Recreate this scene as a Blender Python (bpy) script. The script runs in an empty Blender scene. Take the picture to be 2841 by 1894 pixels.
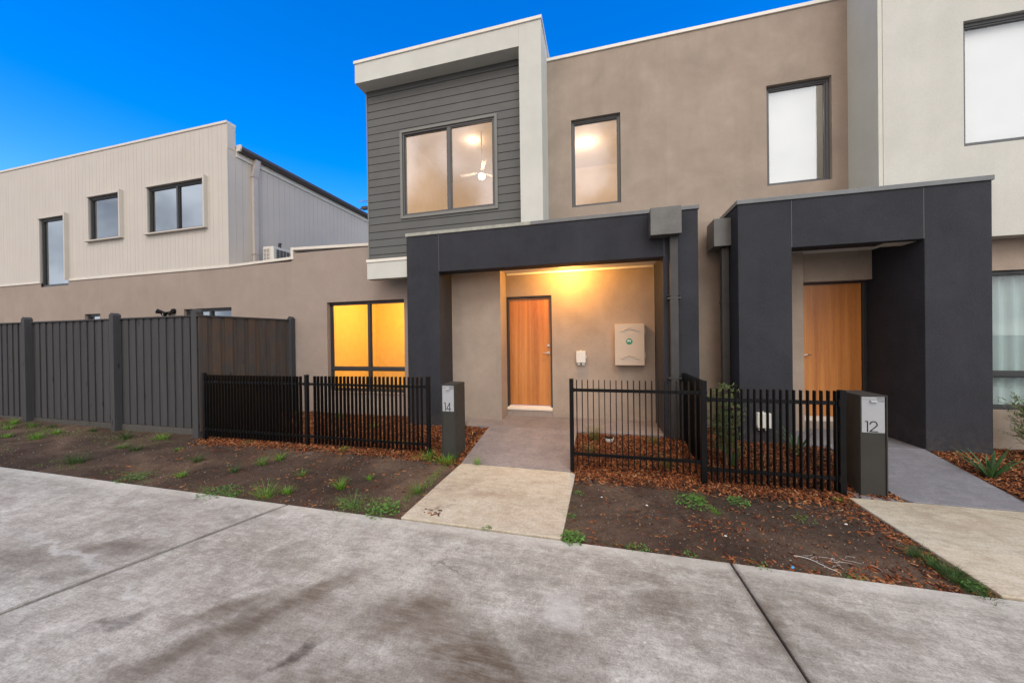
import bpy, math, random
import numpy as np
from mathutils import Vector, Matrix
random.seed(7)
rng = np.random.default_rng(7)
SC = bpy.context.scene
COL = SC.collection
RAD = math.radians

# ------------------------------------------------------------------ camera
# world frame: camera at the origin, +x along the facades to the right, +y into the facades, z up
cam_d = bpy.data.cameras.new('camera'); cam = bpy.data.objects.new('camera', cam_d); COL.objects.link(cam)
def _rot(yaw, p, r):
    cy, sy, cp, sp, cr, sr = math.cos(yaw), math.sin(yaw), math.cos(p), math.sin(p), math.cos(r), math.sin(r)
    Rm = np.array([[cy, 0, -sy], [0, 1, 0], [sy, 0, cy]]) @ np.array([[1, 0, 0], [0, 0, 1], [0, 1, 0]])
    return np.array([[cr, -sr, 0], [sr, cr, 0], [0, 0, 1]]) @ np.array([[1, 0, 0], [0, cp, -sp], [0, sp, cp]]) @ Rm
_R = _rot(RAD(-14.504), RAD(-0.2728), RAD(0.7542))
_M = Matrix.Identity(4)
for i in range(3):
    _M[i][0], _M[i][1], _M[i][2] = float(_R[0, i]), float(_R[1, i]), float(-_R[2, i])
cam.matrix_world = _M
cam_d.sensor_width = 36.0; cam_d.lens = 347.14 / 1024 * 36.0
cam_d.clip_start = 0.05; cam_d.clip_end = 2000
SC.camera = cam

# ------------------------------------------------------------------ light
SUN_EL, SUN_AZ = 48.0, 160.0          # azimuth clockwise from +y: the sun is low behind the camera
world = bpy.data.worlds.new('World'); SC.world = world; world.use_nodes = True
wt = world.node_tree; wt.nodes.clear()
def wn(t, **k):
    n = wt.nodes.new(t)
    for a, b in k.items(): setattr(n, a, b)
    return n
wl = wt.links.new
w_out = wn('ShaderNodeOutputWorld'); w_bg = wn('ShaderNodeBackground'); w_bg.inputs[1].default_value = 0.10
sky = wn('ShaderNodeTexSky', sky_type='NISHITA'); sky.sun_disc = False
sky.sun_elevation = RAD(SUN_EL); sky.sun_rotation = RAD(SUN_AZ)
hs = wn('ShaderNodeHueSaturation'); hs.inputs['Saturation'].default_value = 1.6; hs.inputs['Value'].default_value = 3.45
hs.inputs['Hue'].default_value = 0.515
wl(sky.outputs[0], hs.inputs['Color'])
# evening clouds cover the half of the sky behind the camera (they show in the windows)
tc = wn('ShaderNodeTexCoord'); sep = wn('ShaderNodeSeparateXYZ'); wl(tc.outputs['Generated'], sep.inputs[0])
cn = wn('ShaderNodeTexNoise'); cn.inputs['Scale'].default_value = 2.2; cn.inputs['Detail'].default_value = 7; cn.inputs['Roughness'].default_value = .55
mp = wn('ShaderNodeMapping'); mp.inputs['Scale'].default_value = (1, 1, 2.6); wl(tc.outputs['Generated'], mp.inputs[0]); wl(mp.outputs[0], cn.inputs['Vector'])
m1 = wn('ShaderNodeMath', operation='MULTIPLY_ADD'); wl(cn.outputs[0], m1.inputs[0]); m1.inputs[1].default_value = 0.5; m1.inputs[2].default_value = -0.17
m2 = wn('ShaderNodeMath', operation='SUBTRACT'); wl(m1.outputs[0], m2.inputs[0])
m3 = wn('ShaderNodeMapRange'); wl(sep.outputs['X'], m3.inputs[0]); m3.inputs[1].default_value = .55; m3.inputs[2].default_value = 1; m3.inputs[4].default_value = .8  # cloud added out of view at far right to cancel the blue sidelight
m4 = wn('ShaderNodeMath', operation='SUBTRACT'); wl(sep.outputs['Y'], m4.inputs[0]); wl(m3.outputs[0], m4.inputs[1]); wl(m4.outputs[0], m2.inputs[1])
mr = wn('ShaderNodeMapRange', interpolation_type='SMOOTHSTEP'); wl(m2.outputs[0], mr.inputs[0]); mr.inputs[1].default_value = -.05; mr.inputs[2].default_value = .25
# cloud brightness and tint
cn2 = wn('ShaderNodeTexNoise'); cn2.inputs['Scale'].default_value = 4.2; cn2.inputs['Detail'].default_value = 6; cn2.inputs['Distortion'].default_value = .4
mp2 = wn('ShaderNodeMapping'); mp2.inputs['Scale'].default_value = (1, 1, 2.4); mp2.inputs['Location'].default_value = (3.1, 1.7, .4)
wl(tc.outputs['Generated'], mp2.inputs[0]); wl(mp2.outputs[0], cn2.inputs['Vector'])
cr = wn('ShaderNodeValToRGB'); wl(cn2.outputs[0], cr.inputs[0])
e = cr.color_ramp.elements
e[0].position = .36; e[0].color = (7.5, 7.4, 7.8, 1)
e[1].position = .62; e[1].color = (22, 21.5, 21.0, 1)
x1 = e.new(.48); x1.color = (13.5, 13.0, 12.8, 1)
# the bank to the left (-x) is heavy and grey, the middle has the sunset tint, the right is pale
mrx = wn('ShaderNodeMapRange'); wl(sep.outputs['X'], mrx.inputs[0]); mrx.inputs[1].default_value = -1; mrx.inputs[2].default_value = 1
tr_ = wn('ShaderNodeValToRGB'); wl(mrx.outputs[0], tr_.inputs[0]); te = tr_.color_ramp.elements
te[0].position = .10; te[0].color = (.42, .46, .52, 1); te[1].position = .66; te[1].color = (1.15, 1.18, 1.19, 1)
for p_, c_ in ((.28, (1.0, .92, .84, 1)), (.48, (1.0, .93, .86, 1))): q_ = te.new(p_); q_.color = c_
mul = wn('ShaderNodeVectorMath', operation='MULTIPLY'); wl(cr.outputs[0], mul.inputs[0]); wl(tr_.outputs[0], mul.inputs[1])
cn3 = wn('ShaderNodeTexNoise'); cn3.inputs['Scale'].default_value = 4.5; cn3.inputs['Detail'].default_value = 4; cn3.inputs['Distortion'].default_value = .15; wl(tc.outputs['Generated'], cn3.inputs['Vector'])
def glow(prev, d, c0, c1, dark, light, k):
    # a bank of cloud round direction d with its own two tones, broken up by the cloud noise
    d = Vector(d).normalized(); dp = wn('ShaderNodeVectorMath', operation='DOT_PRODUCT'); wl(tc.outputs['Generated'], dp.inputs[0]); dp.inputs[1].default_value = d
    a = wn('ShaderNodeMath', operation='MULTIPLY_ADD'); wl(cn2.outputs[0], a.inputs[0]); a.inputs[1].default_value = .10; wl(dp.outputs['Value'], a.inputs[2])
    r_ = wn('ShaderNodeMapRange', interpolation_type='SMOOTHSTEP'); wl(a.outputs[0], r_.inputs[0]); r_.inputs[1].default_value = c0 + .05; r_.inputs[2].default_value = c1 + .05; r_.inputs[4].default_value = k
    t_ = wn('ShaderNodeMapRange', interpolation_type='SMOOTHSTEP'); wl(cn3.outputs[0], t_.inputs[0]); t_.inputs[1].default_value = .34; t_.inputs[2].default_value = .60
    q_ = wn('ShaderNodeMix', data_type='RGBA'); wl(t_.outputs[0], q_.inputs[0]); q_.inputs[6].default_value = (*dark, 1); q_.inputs[7].default_value = (*light, 1)
    m_ = wn('ShaderNodeMix', data_type='RGBA'); wl(r_.outputs[0], m_.inputs[0]); wl(prev, m_.inputs[6]); wl(q_.outputs[2], m_.inputs[7]); return m_.outputs[2]
cl = glow(mul.outputs[0], (-.27, -.86, .42), .86, .97, (16, 9.5, 5), (28, 23, 21), .85)
cl = glow(cl, (.50, -.80, .38), .90, .97, (20, 21, 22), (25, 25.5, 26), .8)
cl = glow(cl, (-.83, -.51, .24), .93, .985, (3.5, 4.4, 6), (17, 19, 22), .8)
mix = wn('ShaderNodeMix', data_type='RGBA'); wl(mr.outputs[0], mix.inputs[0]); wl(hs.outputs[0], mix.inputs[6]); wl(cl, mix.inputs[7])
wl(mix.outputs[2], w_bg.inputs[0]); wl(w_bg.outputs[0], w_out.inputs[0])

sd = bpy.data.lights.new('sun', 'SUN'); sd.energy = 1.25; sd.angle = RAD(28); sd.color = (1, .955, .90)
sun = bpy.data.objects.new('sun', sd); COL.objects.link(sun)
az, el = RAD(SUN_AZ), RAD(SUN_EL)
dirv = Vector((math.sin(az) * math.cos(el), math.cos(az) * math.cos(el), math.sin(el)))
sun.rotation_euler = dirv.to_track_quat('Z', 'Y').to_euler(); sun.location = dirv * 30

SC.view_settings.view_transform = 'Standard'; SC.view_settings.look = 'None'
SC.view_settings.exposure = -0.06; SC.view_settings.gamma = 1; SC.view_settings.use_curve_mapping = False
SC.render.engine = 'CYCLES'
SC.cycles.max_bounces = 7; SC.cycles.transparent_max_bounces = 12; SC.cycles.sample_clamp_indirect = 6
SC.cycles.use_denoising = True; SC.cycles.caustics_reflective = False; SC.cycles.caustics_refractive = False

# ------------------------------------------------------------------ helpers
WL = {}                                    # world location of every object's origin
class MB:
    def __init__(s): s.v = []; s.f = []
    def quad(s, a, b, c, d):
        n = len(s.v); s.v += [a, b, c, d]; s.f.append((n, n + 1, n + 2, n + 3)); return s
    def box(s, x0, x1, y0, y1, z0, z1):
        if x0 > x1: x0, x1 = x1, x0
        if y0 > y1: y0, y1 = y1, y0
        if z0 > z1: z0, z1 = z1, z0
        n = len(s.v)
        s.v += [(x0, y0, z0), (x1, y0, z0), (x1, y1, z0), (x0, y1, z0), (x0, y0, z1), (x1, y0, z1), (x1, y1, z1), (x0, y1, z1)]
        s.f += [tuple(n + i for i in q) for q in ((0, 3, 2, 1), (4, 5, 6, 7), (0, 1, 5, 4), (1, 2, 6, 5), (2, 3, 7, 6), (3, 0, 4, 7))]
        return s
    def prism(s, pts, z0, z1, zf=None):
        """horizontal polygon (counter-clockwise) between z0 and z1; zf(x,y) gives a sloped top"""
        n = len(s.v); k = len(pts)
        s.v += [(x, y, z0) for x, y in pts]; s.v += [(x, y, zf(x, y) if zf else z1) for x, y in pts]
        s.f.append(tuple(n + i for i in reversed(range(k)))); s.f.append(tuple(n + k + i for i in range(k)))
        for i in range(k): s.f.append((n + i, n + (i + 1) % k, n + k + (i + 1) % k, n + k + i))
        return s
    def extr(s, pts, y0, y1):
        """x-z polygon extruded along y"""
        n = len(s.v); k = len(pts)
        s.v += [(x, y0, z) for x, z in pts] + [(x, y1, z) for x, z in pts]
        s.f.append(tuple(n + i for i in range(k))); s.f.append(tuple(n + k + i for i in reversed(range(k))))
        for i in range(k): s.f.append((n + (i + 1) % k, n + i, n + k + i, n + k + (i + 1) % k))
        return s
    def extx(s, pts, x0, x1):
        """y-z polygon extruded along x"""
        n = len(s.v); k = len(pts)
        s.v += [(x0, y, z) for y, z in pts] + [(x1, y, z) for y, z in pts]
        s.f.append(tuple(n + i for i in range(k))); s.f.append(tuple(n + k + i for i in reversed(range(k))))
        for i in range(k): s.f.append((n + (i + 1) % k, n + i, n + k + i, n + k + (i + 1) % k))
        return s
    def tube(s, p, q, r, r2=None, n=10, cap=True):
        p, q = Vector(p), Vector(q); r2 = r if r2 is None else r2
        d = (q - p).normalized(); a = d.orthogonal().normalized(); b = d.cross(a)
        m = len(s.v)
        for c, rr in ((p, r), (q, r2)):
            for i in range(n):
                t = 2 * math.pi * i / n; s.v.append(tuple(c + a * (rr * math.cos(t)) + b * (rr * math.sin(t))))
        for i in range(n): s.f.append((m + i, m + (i + 1) % n, m + n + (i + 1) % n, m + n + i))
        if cap: s.f.append(tuple(m + i for i in reversed(range(n)))); s.f.append(tuple(m + n + i for i in range(n)))
        return s
    def wall(s, x0, x1, z0, z1, yf, yb, holes=()):
        """wall in the x-z plane with rectangular openings, no inner faces"""
        xs = sorted({x0, x1, *[h[0] for h in holes], *[h[1] for h in holes]}); xs = [x for x in xs if x0 <= x <= x1]
        zs = sorted({z0, z1, *[h[2] for h in holes], *[h[3] for h in holes]}); zs = [z for z in zs if z0 <= z <= z1]
        def solid(i, j):
            if i < 0 or j < 0 or i >= len(xs) - 1 or j >= len(zs) - 1: return False
            cx, cz = (xs[i] + xs[i + 1]) / 2, (zs[j] + zs[j + 1]) / 2
            return not any(h[0] < cx < h[1] and h[2] < cz < h[3] for h in holes)
        for i in range(len(xs) - 1):
            for j in range(len(zs) - 1):
                if not solid(i, j): continue
                a, b, c, d = xs[i], xs[i + 1], zs[j], zs[j + 1]
                s.quad((a, yf, c), (b, yf, c), (b, yf, d), (a, yf, d)); s.quad((b, yb, c), (a, yb, c), (a, yb, d), (b, yb, d))
                if not solid(i - 1, j): s.quad((a, yb, c), (a, yf, c), (a, yf, d), (a, yb, d))
                if not solid(i + 1, j): s.quad((b, yf, c), (b, yb, c), (b, yb, d), (b, yf, d))
                if not solid(i, j - 1): s.quad((a, yb, c), (b, yb, c), (b, yf, c), (a, yf, c))
                if not solid(i, j + 1): s.quad((a, yf, d), (b, yf, d), (b, yb, d), (a, yb, d))
        return s
def mesh_of(name, mb, origin=(0, 0, 0), mat=None, smooth=False, weld=False):
    me = bpy.data.meshes.new(name)
    ox, oy, oz = origin
    me.from_pydata([(x - ox, y - oy, z - oz) for x, y, z in mb.v], [], mb.f)
    if weld:
        import bmesh
        bm = bmesh.new(); bm.from_mesh(me); bmesh.ops.remove_doubles(bm, verts=bm.verts, dist=1e-5); bm.to_mesh(me); bm.free()
    if mat: me.materials.append(mat)
    if smooth:
        for p in me.polygons: p.use_smooth = True
    me.update(); return me
def link(name, me, parent=None, at=None):
    o = bpy.data.objects.new(name, me); COL.objects.link(o)
    pl = WL[parent] if parent else Vector((0, 0, 0))
    at = Vector(at) if at is not None else pl
    o.parent = parent; o.location = at - pl; WL[o] = at
    return o
def bev(o, w, seg=2):
    m = o.modifiers.new('bevel', 'BEVEL'); m.width = w; m.segments = seg; m.limit_method = 'ANGLE'; m.angle_limit = RAD(40)
    return o
def part(name, mb, mat, parent=None, at=None, bevel=0, smooth=False, weld=False):
    pl = Vector(at) if at is not None else (WL[parent] if parent else Vector((0, 0, 0)))
    o = link(name, mesh_of(name, mb, pl, mat, smooth, weld), parent, pl)
    if bevel: bev(o, bevel)
    return o
def tag(o, label=None, cat=None, group=None, kind=None):
    if label: o['label'] = label
    if cat: o['category'] = cat
    if group: o['group'] = group
    if kind: o['kind'] = kind
    return o
def thing(name, label, cat, loc, group=None):
    o = bpy.data.objects.new(name, None); COL.objects.link(o); o.location = loc; WL[o] = Vector(loc)
    o.empty_display_size = .1
    return tag(o, label, cat, group)
def struct(name, mb, mat, bevel=0, smooth=False, at=(0, 0, 0)):
    o = part(name, mb, mat, None, at, bevel, smooth); o['kind'] = 'structure'; return o
def copy_tree(o, loc, label=None, rz=0):
    c = o.copy(); COL.objects.link(c); c.location = loc; c.rotation_euler = (0, 0, rz); WL[c] = Vector(loc)
    if label: c['label'] = label
    for ch in o.children:
        d = ch.copy(); COL.objects.link(d); d.parent = c
        for g in ch.children:
            h = g.copy(); COL.objects.link(h); h.parent = d
    return c
def fast_mesh(name, verts, quads, mat):
    me = bpy.data.meshes.new(name); verts = np.asarray(verts, 'f'); quads = np.asarray(quads, 'i'); k = quads.shape[1]
    me.vertices.add(len(verts)); me.vertices.foreach_set('co', verts.ravel())
    me.loops.add(quads.size); me.loops.foreach_set('vertex_index', quads.ravel())
    me.polygons.add(len(quads)); me.polygons.foreach_set('loop_start', np.arange(0, quads.size, k, dtype='i'))
    me.update(calc_edges=True); me.validate(); me.materials.append(mat); return me

# ------------------------------------------------------------------ materials
class NT:
    def __init__(s, name):
        s.m = bpy.data.materials.new(name); s.m.use_nodes = True; s.t = s.m.node_tree; s.t.nodes.clear()
        s.out = s.n('ShaderNodeOutputMaterial'); s.tc = s.n('ShaderNodeTexCoord'); s.geo = s.n('ShaderNodeNewGeometry')
        s.pos = s.geo.outputs['Position']
    def n(s, t, **k):
        x = s.t.nodes.new(t)
        for a, b in k.items(): setattr(x, a, b)
        return x
    def l(s, a, b): s.t.links.new(a, b)
    def put(s, sock, v):
        if hasattr(v, 'links') or isinstance(v, bpy.types.NodeSocket): s.l(v, sock)
        else: sock.default_value = v
    def mapping(s, scale=(1, 1, 1), rot=(0, 0, 0), loc=(0, 0, 0), src=None):
        m = s.n('ShaderNodeMapping'); s.l(src or s.pos, m.inputs[0]); m.inputs['Scale'].default_value = scale; m.inputs['Rotation'].default_value = rot
        m.inputs['Location'].default_value = loc; return m.outputs[0]
    def noise(s, scale, detail=4, rough=.5, dist=0, vec=None, out=0):
        n = s.n('ShaderNodeTexNoise'); s.l(vec or s.pos, n.inputs['Vector']); n.inputs['Scale'].default_value = scale
        n.inputs['Detail'].default_value = detail; n.inputs['Roughness'].default_value = rough; n.inputs['Distortion'].default_value = dist; return n.outputs[out]
    def vor(s, scale, vec=None, out=0, feature='F1', rand=1):
        n = s.n('ShaderNodeTexVoronoi', feature=feature); s.l(vec or s.pos, n.inputs['Vector']); n.inputs['Scale'].default_value = scale
        n.inputs['Randomness'].default_value = rand; return n.outputs[out]
    def rng(s, v, a, b, c=0, d=1, smooth=False):
        n = s.n('ShaderNodeMapRange'); n.interpolation_type = 'SMOOTHSTEP' if smooth else 'LINEAR'; s.l(v, n.inputs[0])
        for i, q in enumerate((a, b, c, d)): n.inputs[i + 1].default_value = q
        return n.outputs[0]
    def math(s, op, a, b=0, c=0):
        n = s.n('ShaderNodeMath', operation=op)
        for i, q in enumerate((a, b, c)): s.put(n.inputs[i], q)
        return n.outputs[0]
    def mix(s, f, a, b, mode='MIX'):
        n = s.n('ShaderNodeMix', data_type='RGBA', blend_type=mode)
        s.put(n.inputs[0], f)
        for i, q in ((6, a), (7, b)):
            s.put(n.inputs[i], q if not isinstance(q, tuple) else (*q[:3], 1))
        return n.outputs[2]
    def ramp(s, v, stops, interp='LINEAR'):
        n = s.n('ShaderNodeValToRGB'); s.l(v, n.inputs[0]); n.color_ramp.interpolation = interp; e = n.color_ramp.elements
        while len(e) < len(stops): e.new(.5)
        for q, (p, c) in zip(e, stops): q.position = p; q.color = (*c[:3], 1)
        return n.outputs[0]
    def bump(s, h, dist=.01, strength=1, prev=None):
        n = s.n('ShaderNodeBump'); s.l(h, n.inputs['Height']); n.inputs['Distance'].default_value = dist; n.inputs['Strength'].default_value = strength
        if prev: s.l(prev, n.inputs['Normal'])
        return n.outputs[0]
    def bsdf(s, col, rough=.6, metal=0, spec=.5, normal=None, **k):
        b = s.n('ShaderNodeBsdfPrincipled')
        s.put(b.inputs['Base Color'], (*col[:3], 1) if isinstance(col, tuple) else col)
        s.put(b.inputs['Roughness'], rough); s.put(b.inputs['Metallic'], metal); b.inputs['Specular IOR Level'].default_value = spec
        if normal: s.l(normal, b.inputs['Normal'])
        for a, q in k.items(): s.put(b.inputs[a], q)
        s.l(b.outputs[0], s.out.inputs[0]); return b
def sc3(c, k): return tuple(x * k for x in c)

def render_mat(name, col, mottle=.10, rough=.85, grain=.5):
    """acrylic render: fine sandy grain, trowel mottling, faint streaks"""
    t = NT(name)
    big = t.noise(1.3, 5, .6, .6); mid = t.noise(5, 3, .5); fine = t.noise(230, 2, .6)
    a = t.rng(big, .3, .7, 1 - mottle, 1 + mottle * .8); b = t.rng(mid, .3, .7, 1 - mottle * .35, 1 + mottle * .35); c = t.rng(fine, .25, .75, 1 - grain * .3, 1 + grain * .3)
    streak = t.rng(t.noise(1, 4, .6, vec=t.mapping((6, 6, .5))), .45, .75, 1, 1 - mottle * .5)
    f = t.math('MULTIPLY', t.math('MULTIPLY', a, b), t.math('MULTIPLY', c, streak))
    vm = t.n('ShaderNodeVectorMath', operation='SCALE'); vm.inputs[0].default_value = col; t.l(f, vm.inputs['Scale'])
    # splash marks and dust on the last half metre over the ground
    z = t.n('ShaderNodeSeparateXYZ'); t.l(t.pos, z.inputs[0])
    low = t.math('MULTIPLY', t.rng(z.outputs[2], -1.55, -1.05, .22, 0, True), t.rng(t.noise(14, 5, .7), .42, .65))
    colr = t.mix(low, vm.outputs[0], (.17, .125, .095))
    g3 = t.noise(75, 3, .7); vm2 = t.n('ShaderNodeVectorMath', operation='SCALE'); t.l(colr, vm2.inputs[0]); t.l(t.rng(g3, .3, .7, 1 - grain * .16, 1 + grain * .16), vm2.inputs['Scale']); colr = vm2.outputs[0]
    nb = t.bump(fine, .0035, .8); nb = t.bump(t.noise(60, 3, .6), .004, .35, nb)
    t.bsdf(colr, rough, spec=.25, normal=nb); return t.m
M = {}
M['tan'] = render_mat('tan_render', (.345, .285, .234), .13)
M['tan_low'] = render_mat('taupe_render', (.320, .262, .225), .08)
M['cream'] = render_mat('cream_render', (.56, .57, .53), .05, grain=.3)
M['olive'] = render_mat('cream_render_side_lift', (.60, .61, .545), .05, grain=.3)  # bay side copy of the cream render, lightened to lift its shade
M['charcoal'] = render_mat('charcoal_render', (.0305, .0325, .0405), .18, .8, 1.3)
def paint(name, col, rough=.45, metal=0, spec=.5, dirt=.06, scale=6, bumpy=0):
    t = NT(name); n = t.rng(t.noise(scale, 5, .6), .3, .7, 1 - dirt, 1 + dirt); n2 = t.rng(t.noise(90, 2), .3, .7, 1 - dirt * .5, 1 + dirt * .5)
    vm = t.n('ShaderNodeVectorMath', operation='SCALE'); vm.inputs[0].default_value = col; t.l(t.math('MULTIPLY', n, n2), vm.inputs['Scale'])
    nb = t.bump(t.noise(120, 3), .002, bumpy) if bumpy else None
    t.bsdf(vm.outputs[0], t.rng(t.noise(scale * 2, 4), .3, .7, rough * .85, min(1, rough * 1.2)), metal, spec, nb); return t.m
M['cap_cream'] = paint('cream_metal_cap', (.62, .58, .51), .4)
M['cap_white'] = paint('pale_metal_cap', (.70, .67, .60), .4)
M['cap_grey'] = paint('grey_metal_cap', (.13, .14, .145), .35, dirt=.15)
M['cap_green'] = paint('weathered_pale_cap', (.30, .31, .27), .45, dirt=.25, scale=9)
M['frame'] = paint('window_frame_paint', (.075, .08, .085), .4)
M['frame_dark'] = paint('dark_frame_paint', (.028, .03, .033), .4)
M['trim'] = paint('grey_trim_paint', (.17, .175, .165), .5)
M['board'] = paint('grey_weatherboard_paint', (.088, .094, .093), .55, dirt=.07, scale=3, bumpy=.3)
M['board_gap'] = paint('dark_backing', (.006, .006, .006), .9, spec=.1)  # weatherboard gap shadow put into the colour; also the black footpath joint filler
M['clad'] = paint('stone_cladding_paint', (.50, .465, .42), .55, dirt=.04, scale=2, bumpy=.2)
M['clad_side'] = paint('stone_cladding_side_warmed', (.52, .465, .41), .55, dirt=.04, scale=2, bumpy=.2)  # side copy of the cladding paint, warmed to offset blue sky light
M['clad_gap'] = paint('cladding_shadow_groove', (.34, .315, .285), .8)
M['gutter'] = paint('brown_gutter_paint', (.07, .06, .058), .35)
M['pipe'] = paint('downpipe_paint', (.050, .050, .050), .42, dirt=.15, spec=.3)
M['rainhead'] = paint('grey_rainhead_metal', (.105, .107, .103), .35, dirt=.25, scale=3, spec=.5)
M['pipe_cream'] = paint('cream_downpipe_paint', (.48, .42, .37), .4)
M['ceiling'] = paint('white_soffit_paint', (.70, .69, .66), .7)
M['fence'] = paint('black_powdercoat', (.0045, .0045, .005), .45, dirt=.2, spec=.16)
M['box_grey'] = paint('letterbox_charcoal', (.038, .038, .035), .6, dirt=.08, bumpy=.3, spec=.2)
M['plate'] = paint('brushed_plate', (.33, .35, .375), .35, dirt=.04)
M['ink'] = paint('black_numeral', (.006, .006, .007), .6, spec=.1)
M['steel'] = paint('satin_steel', (.62, .61, .58), .25, metal=1)
M['beige_box'] = paint('beige_enclosure', (.50, .42, .335), .5, dirt=.03)
M['white_plastic'] = paint('white_plastic', (.60, .60, .56), .45)
M['green'] = paint('green_sticker', (.0, .22, .12), .4)
M['white'] = paint('white_print', (.8, .8, .8), .5)
M['sealant'] = paint('joint_sealant', (.15, .15, .155), .6)
M['sealant_tan'] = paint('tan_joint_sealant', (.36, .30, .25), .6)
M['room'] = paint('room_paint', (.70, .66, .58), .8)
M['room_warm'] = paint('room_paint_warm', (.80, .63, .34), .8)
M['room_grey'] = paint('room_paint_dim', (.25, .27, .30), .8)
M['carpet'] = paint('carpet', (.12, .11, .10), .95)
M['blind'] = paint('white_roller_blind', (.78, .80, .80), .8, dirt=.02)
M['ac'] = paint('air_conditioner_shell', (.60, .58, .53), .45)
M['sill'] = paint('metal_sill', (.62, .57, .50), .35)
M['blue'] = paint('blue_litter', (.02, .30, .60), .4)
M['paper'] = paint('white_string', (.62, .62, .60), .7)

def glass_mat(name, refl=.3, tint=(1, 1, 1)):
    t = NT(name); tr = t.n('ShaderNodeBsdfTransparent'); tr.inputs[0].default_value = (*tint, 1)
    gl = t.n('ShaderNodeBsdfGlossy'); gl.inputs['Roughness'].default_value = .012
    t.l(t.bump(t.noise(1.1, 2), .004, .35), gl.inputs['Normal'])
    fr = t.n('ShaderNodeFresnel'); fr.inputs[0].default_value = 1.5
    front = t.math('SUBTRACT', 1, t.geo.outputs['Backfacing'])     # reflect and tint once, at the face the ray enters
    tn = t.mix(front, (1, 1, 1), tint); t.l(tn, tr.inputs[0])
    mx = t.n('ShaderNodeMixShader'); t.l(t.math('MULTIPLY', t.math('MAXIMUM', t.math('ADD', fr.outputs[0], refl), 0), front), mx.inputs[0]); t.l(tr.outputs[0], mx.inputs[1]); t.l(gl.outputs[0], mx.inputs[2])
    t.l(mx.outputs[0], t.out.inputs[0]); return t.m
M['glass'] = glass_mat('window_glass', .26, (.92, .93, .92))
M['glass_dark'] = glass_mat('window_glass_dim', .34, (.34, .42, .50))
M['glass_clear'] = glass_mat('window_glass_lit', -.042, (1, .98, .93))
M['glass_blind'] = glass_mat('window_glass_over_blind', .12, (.97, .99, 1))
M['glass_pale'] = glass_mat('window_glass_pale', .06, (.66, .76, .76))
def emit(name, col, k):
    t = NT(name); e = t.n('ShaderNodeEmission'); e.inputs[0].default_value = (*col, 1); e.inputs[1].default_value = k; t.l(e.outputs[0], t.out.inputs[0]); return t.m
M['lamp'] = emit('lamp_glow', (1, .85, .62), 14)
M['lamp_porch'] = emit('porch_lamp_glow', (1, .62, .25), 10)

def wood_door():
    t = NT('timber_veneer')
    g1 = t.noise(1, 4, .55, .3, t.mapping((11, 11, .35))); g2 = t.noise(1, 5, .65, 0, t.mapping((75, 75, 1.6))); g3 = t.noise(1, 3, .6, 0, t.mapping((260, 260, 9)))
    c = t.ramp(g1, [(.32, (.34, .115, .025)), (.5, (.48, .185, .044)), (.68, (.62, .265, .070))])
    c = t.mix(t.rng(g2, .3, .7, 0, .5), c, (.36, .125, .034)); c = t.mix(t.rng(g3, .45, .7, 0, .4), c, (.60, .30, .11))
    t.bsdf(c, .38, spec=.45, normal=t.bump(g3, .001, .3)); return t.m
M['door'] = wood_door()
def paling_mat(name, col, warm=0):
    t = NT(name)
    # every board keeps its own tone and its own grain
    ri = t.n('ShaderNodeObjectInfo').outputs['Random']
    off = t.n('ShaderNodeCombineXYZ'); t.l(t.math('MULTIPLY', ri, 40), off.inputs[0]); t.l(t.math('MULTIPLY', ri, 17), off.inputs[2])
    v = t.n('ShaderNodeVectorMath', operation='ADD'); t.l(t.pos, v.inputs[0]); t.l(off.outputs[0], v.inputs[1]); v = v.outputs[0]
    g = t.noise(1, 5, .65, .5, t.mapping((28, 28, 1.4), src=v)); g2 = t.noise(1, 4, .6, 0, t.mapping((120, 120, 4), src=v))
    kn = t.vor(1, t.mapping((7, 7, 1.7), src=v)); fl = t.noise(2.2, 4, .6, vec=v)
    c = t.ramp(g, [(.3, sc3(col, .78)), (.55, col), (.75, sc3(col, 1.28))])
    c = t.mix(t.rng(ri, 0, 1, 0, .35), c, sc3(col, 1.35))
    if warm: c = t.mix(t.math('MULTIPLY', t.rng(fl, .42, .62, 0, warm), t.rng(ri, .1, .9, .4, 1)), c, (.105, .055, .028))
    c = t.mix(t.rng(kn, .05, .13, .85, 0), c, sc3(col, .25)); c = t.mix(t.rng(g2, .55, .8, 0, .25), c, sc3(col, 1.6))
    t.bsdf(c, .8, spec=.2, normal=t.bump(g, .003, .6, t.bump(g2, .002, .5))); return t.m
M['paling'] = paling_mat('grey_stained_palings', (.050, .050, .053))
M['paling_warm'] = paling_mat('brown_palings_warm_light', (.056, .050, .047), .5)  # brown timber, plus warm window light mixed into the colour
M['plinth'] = paling_mat('fence_plinth', (.070, .067, .062))

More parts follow.
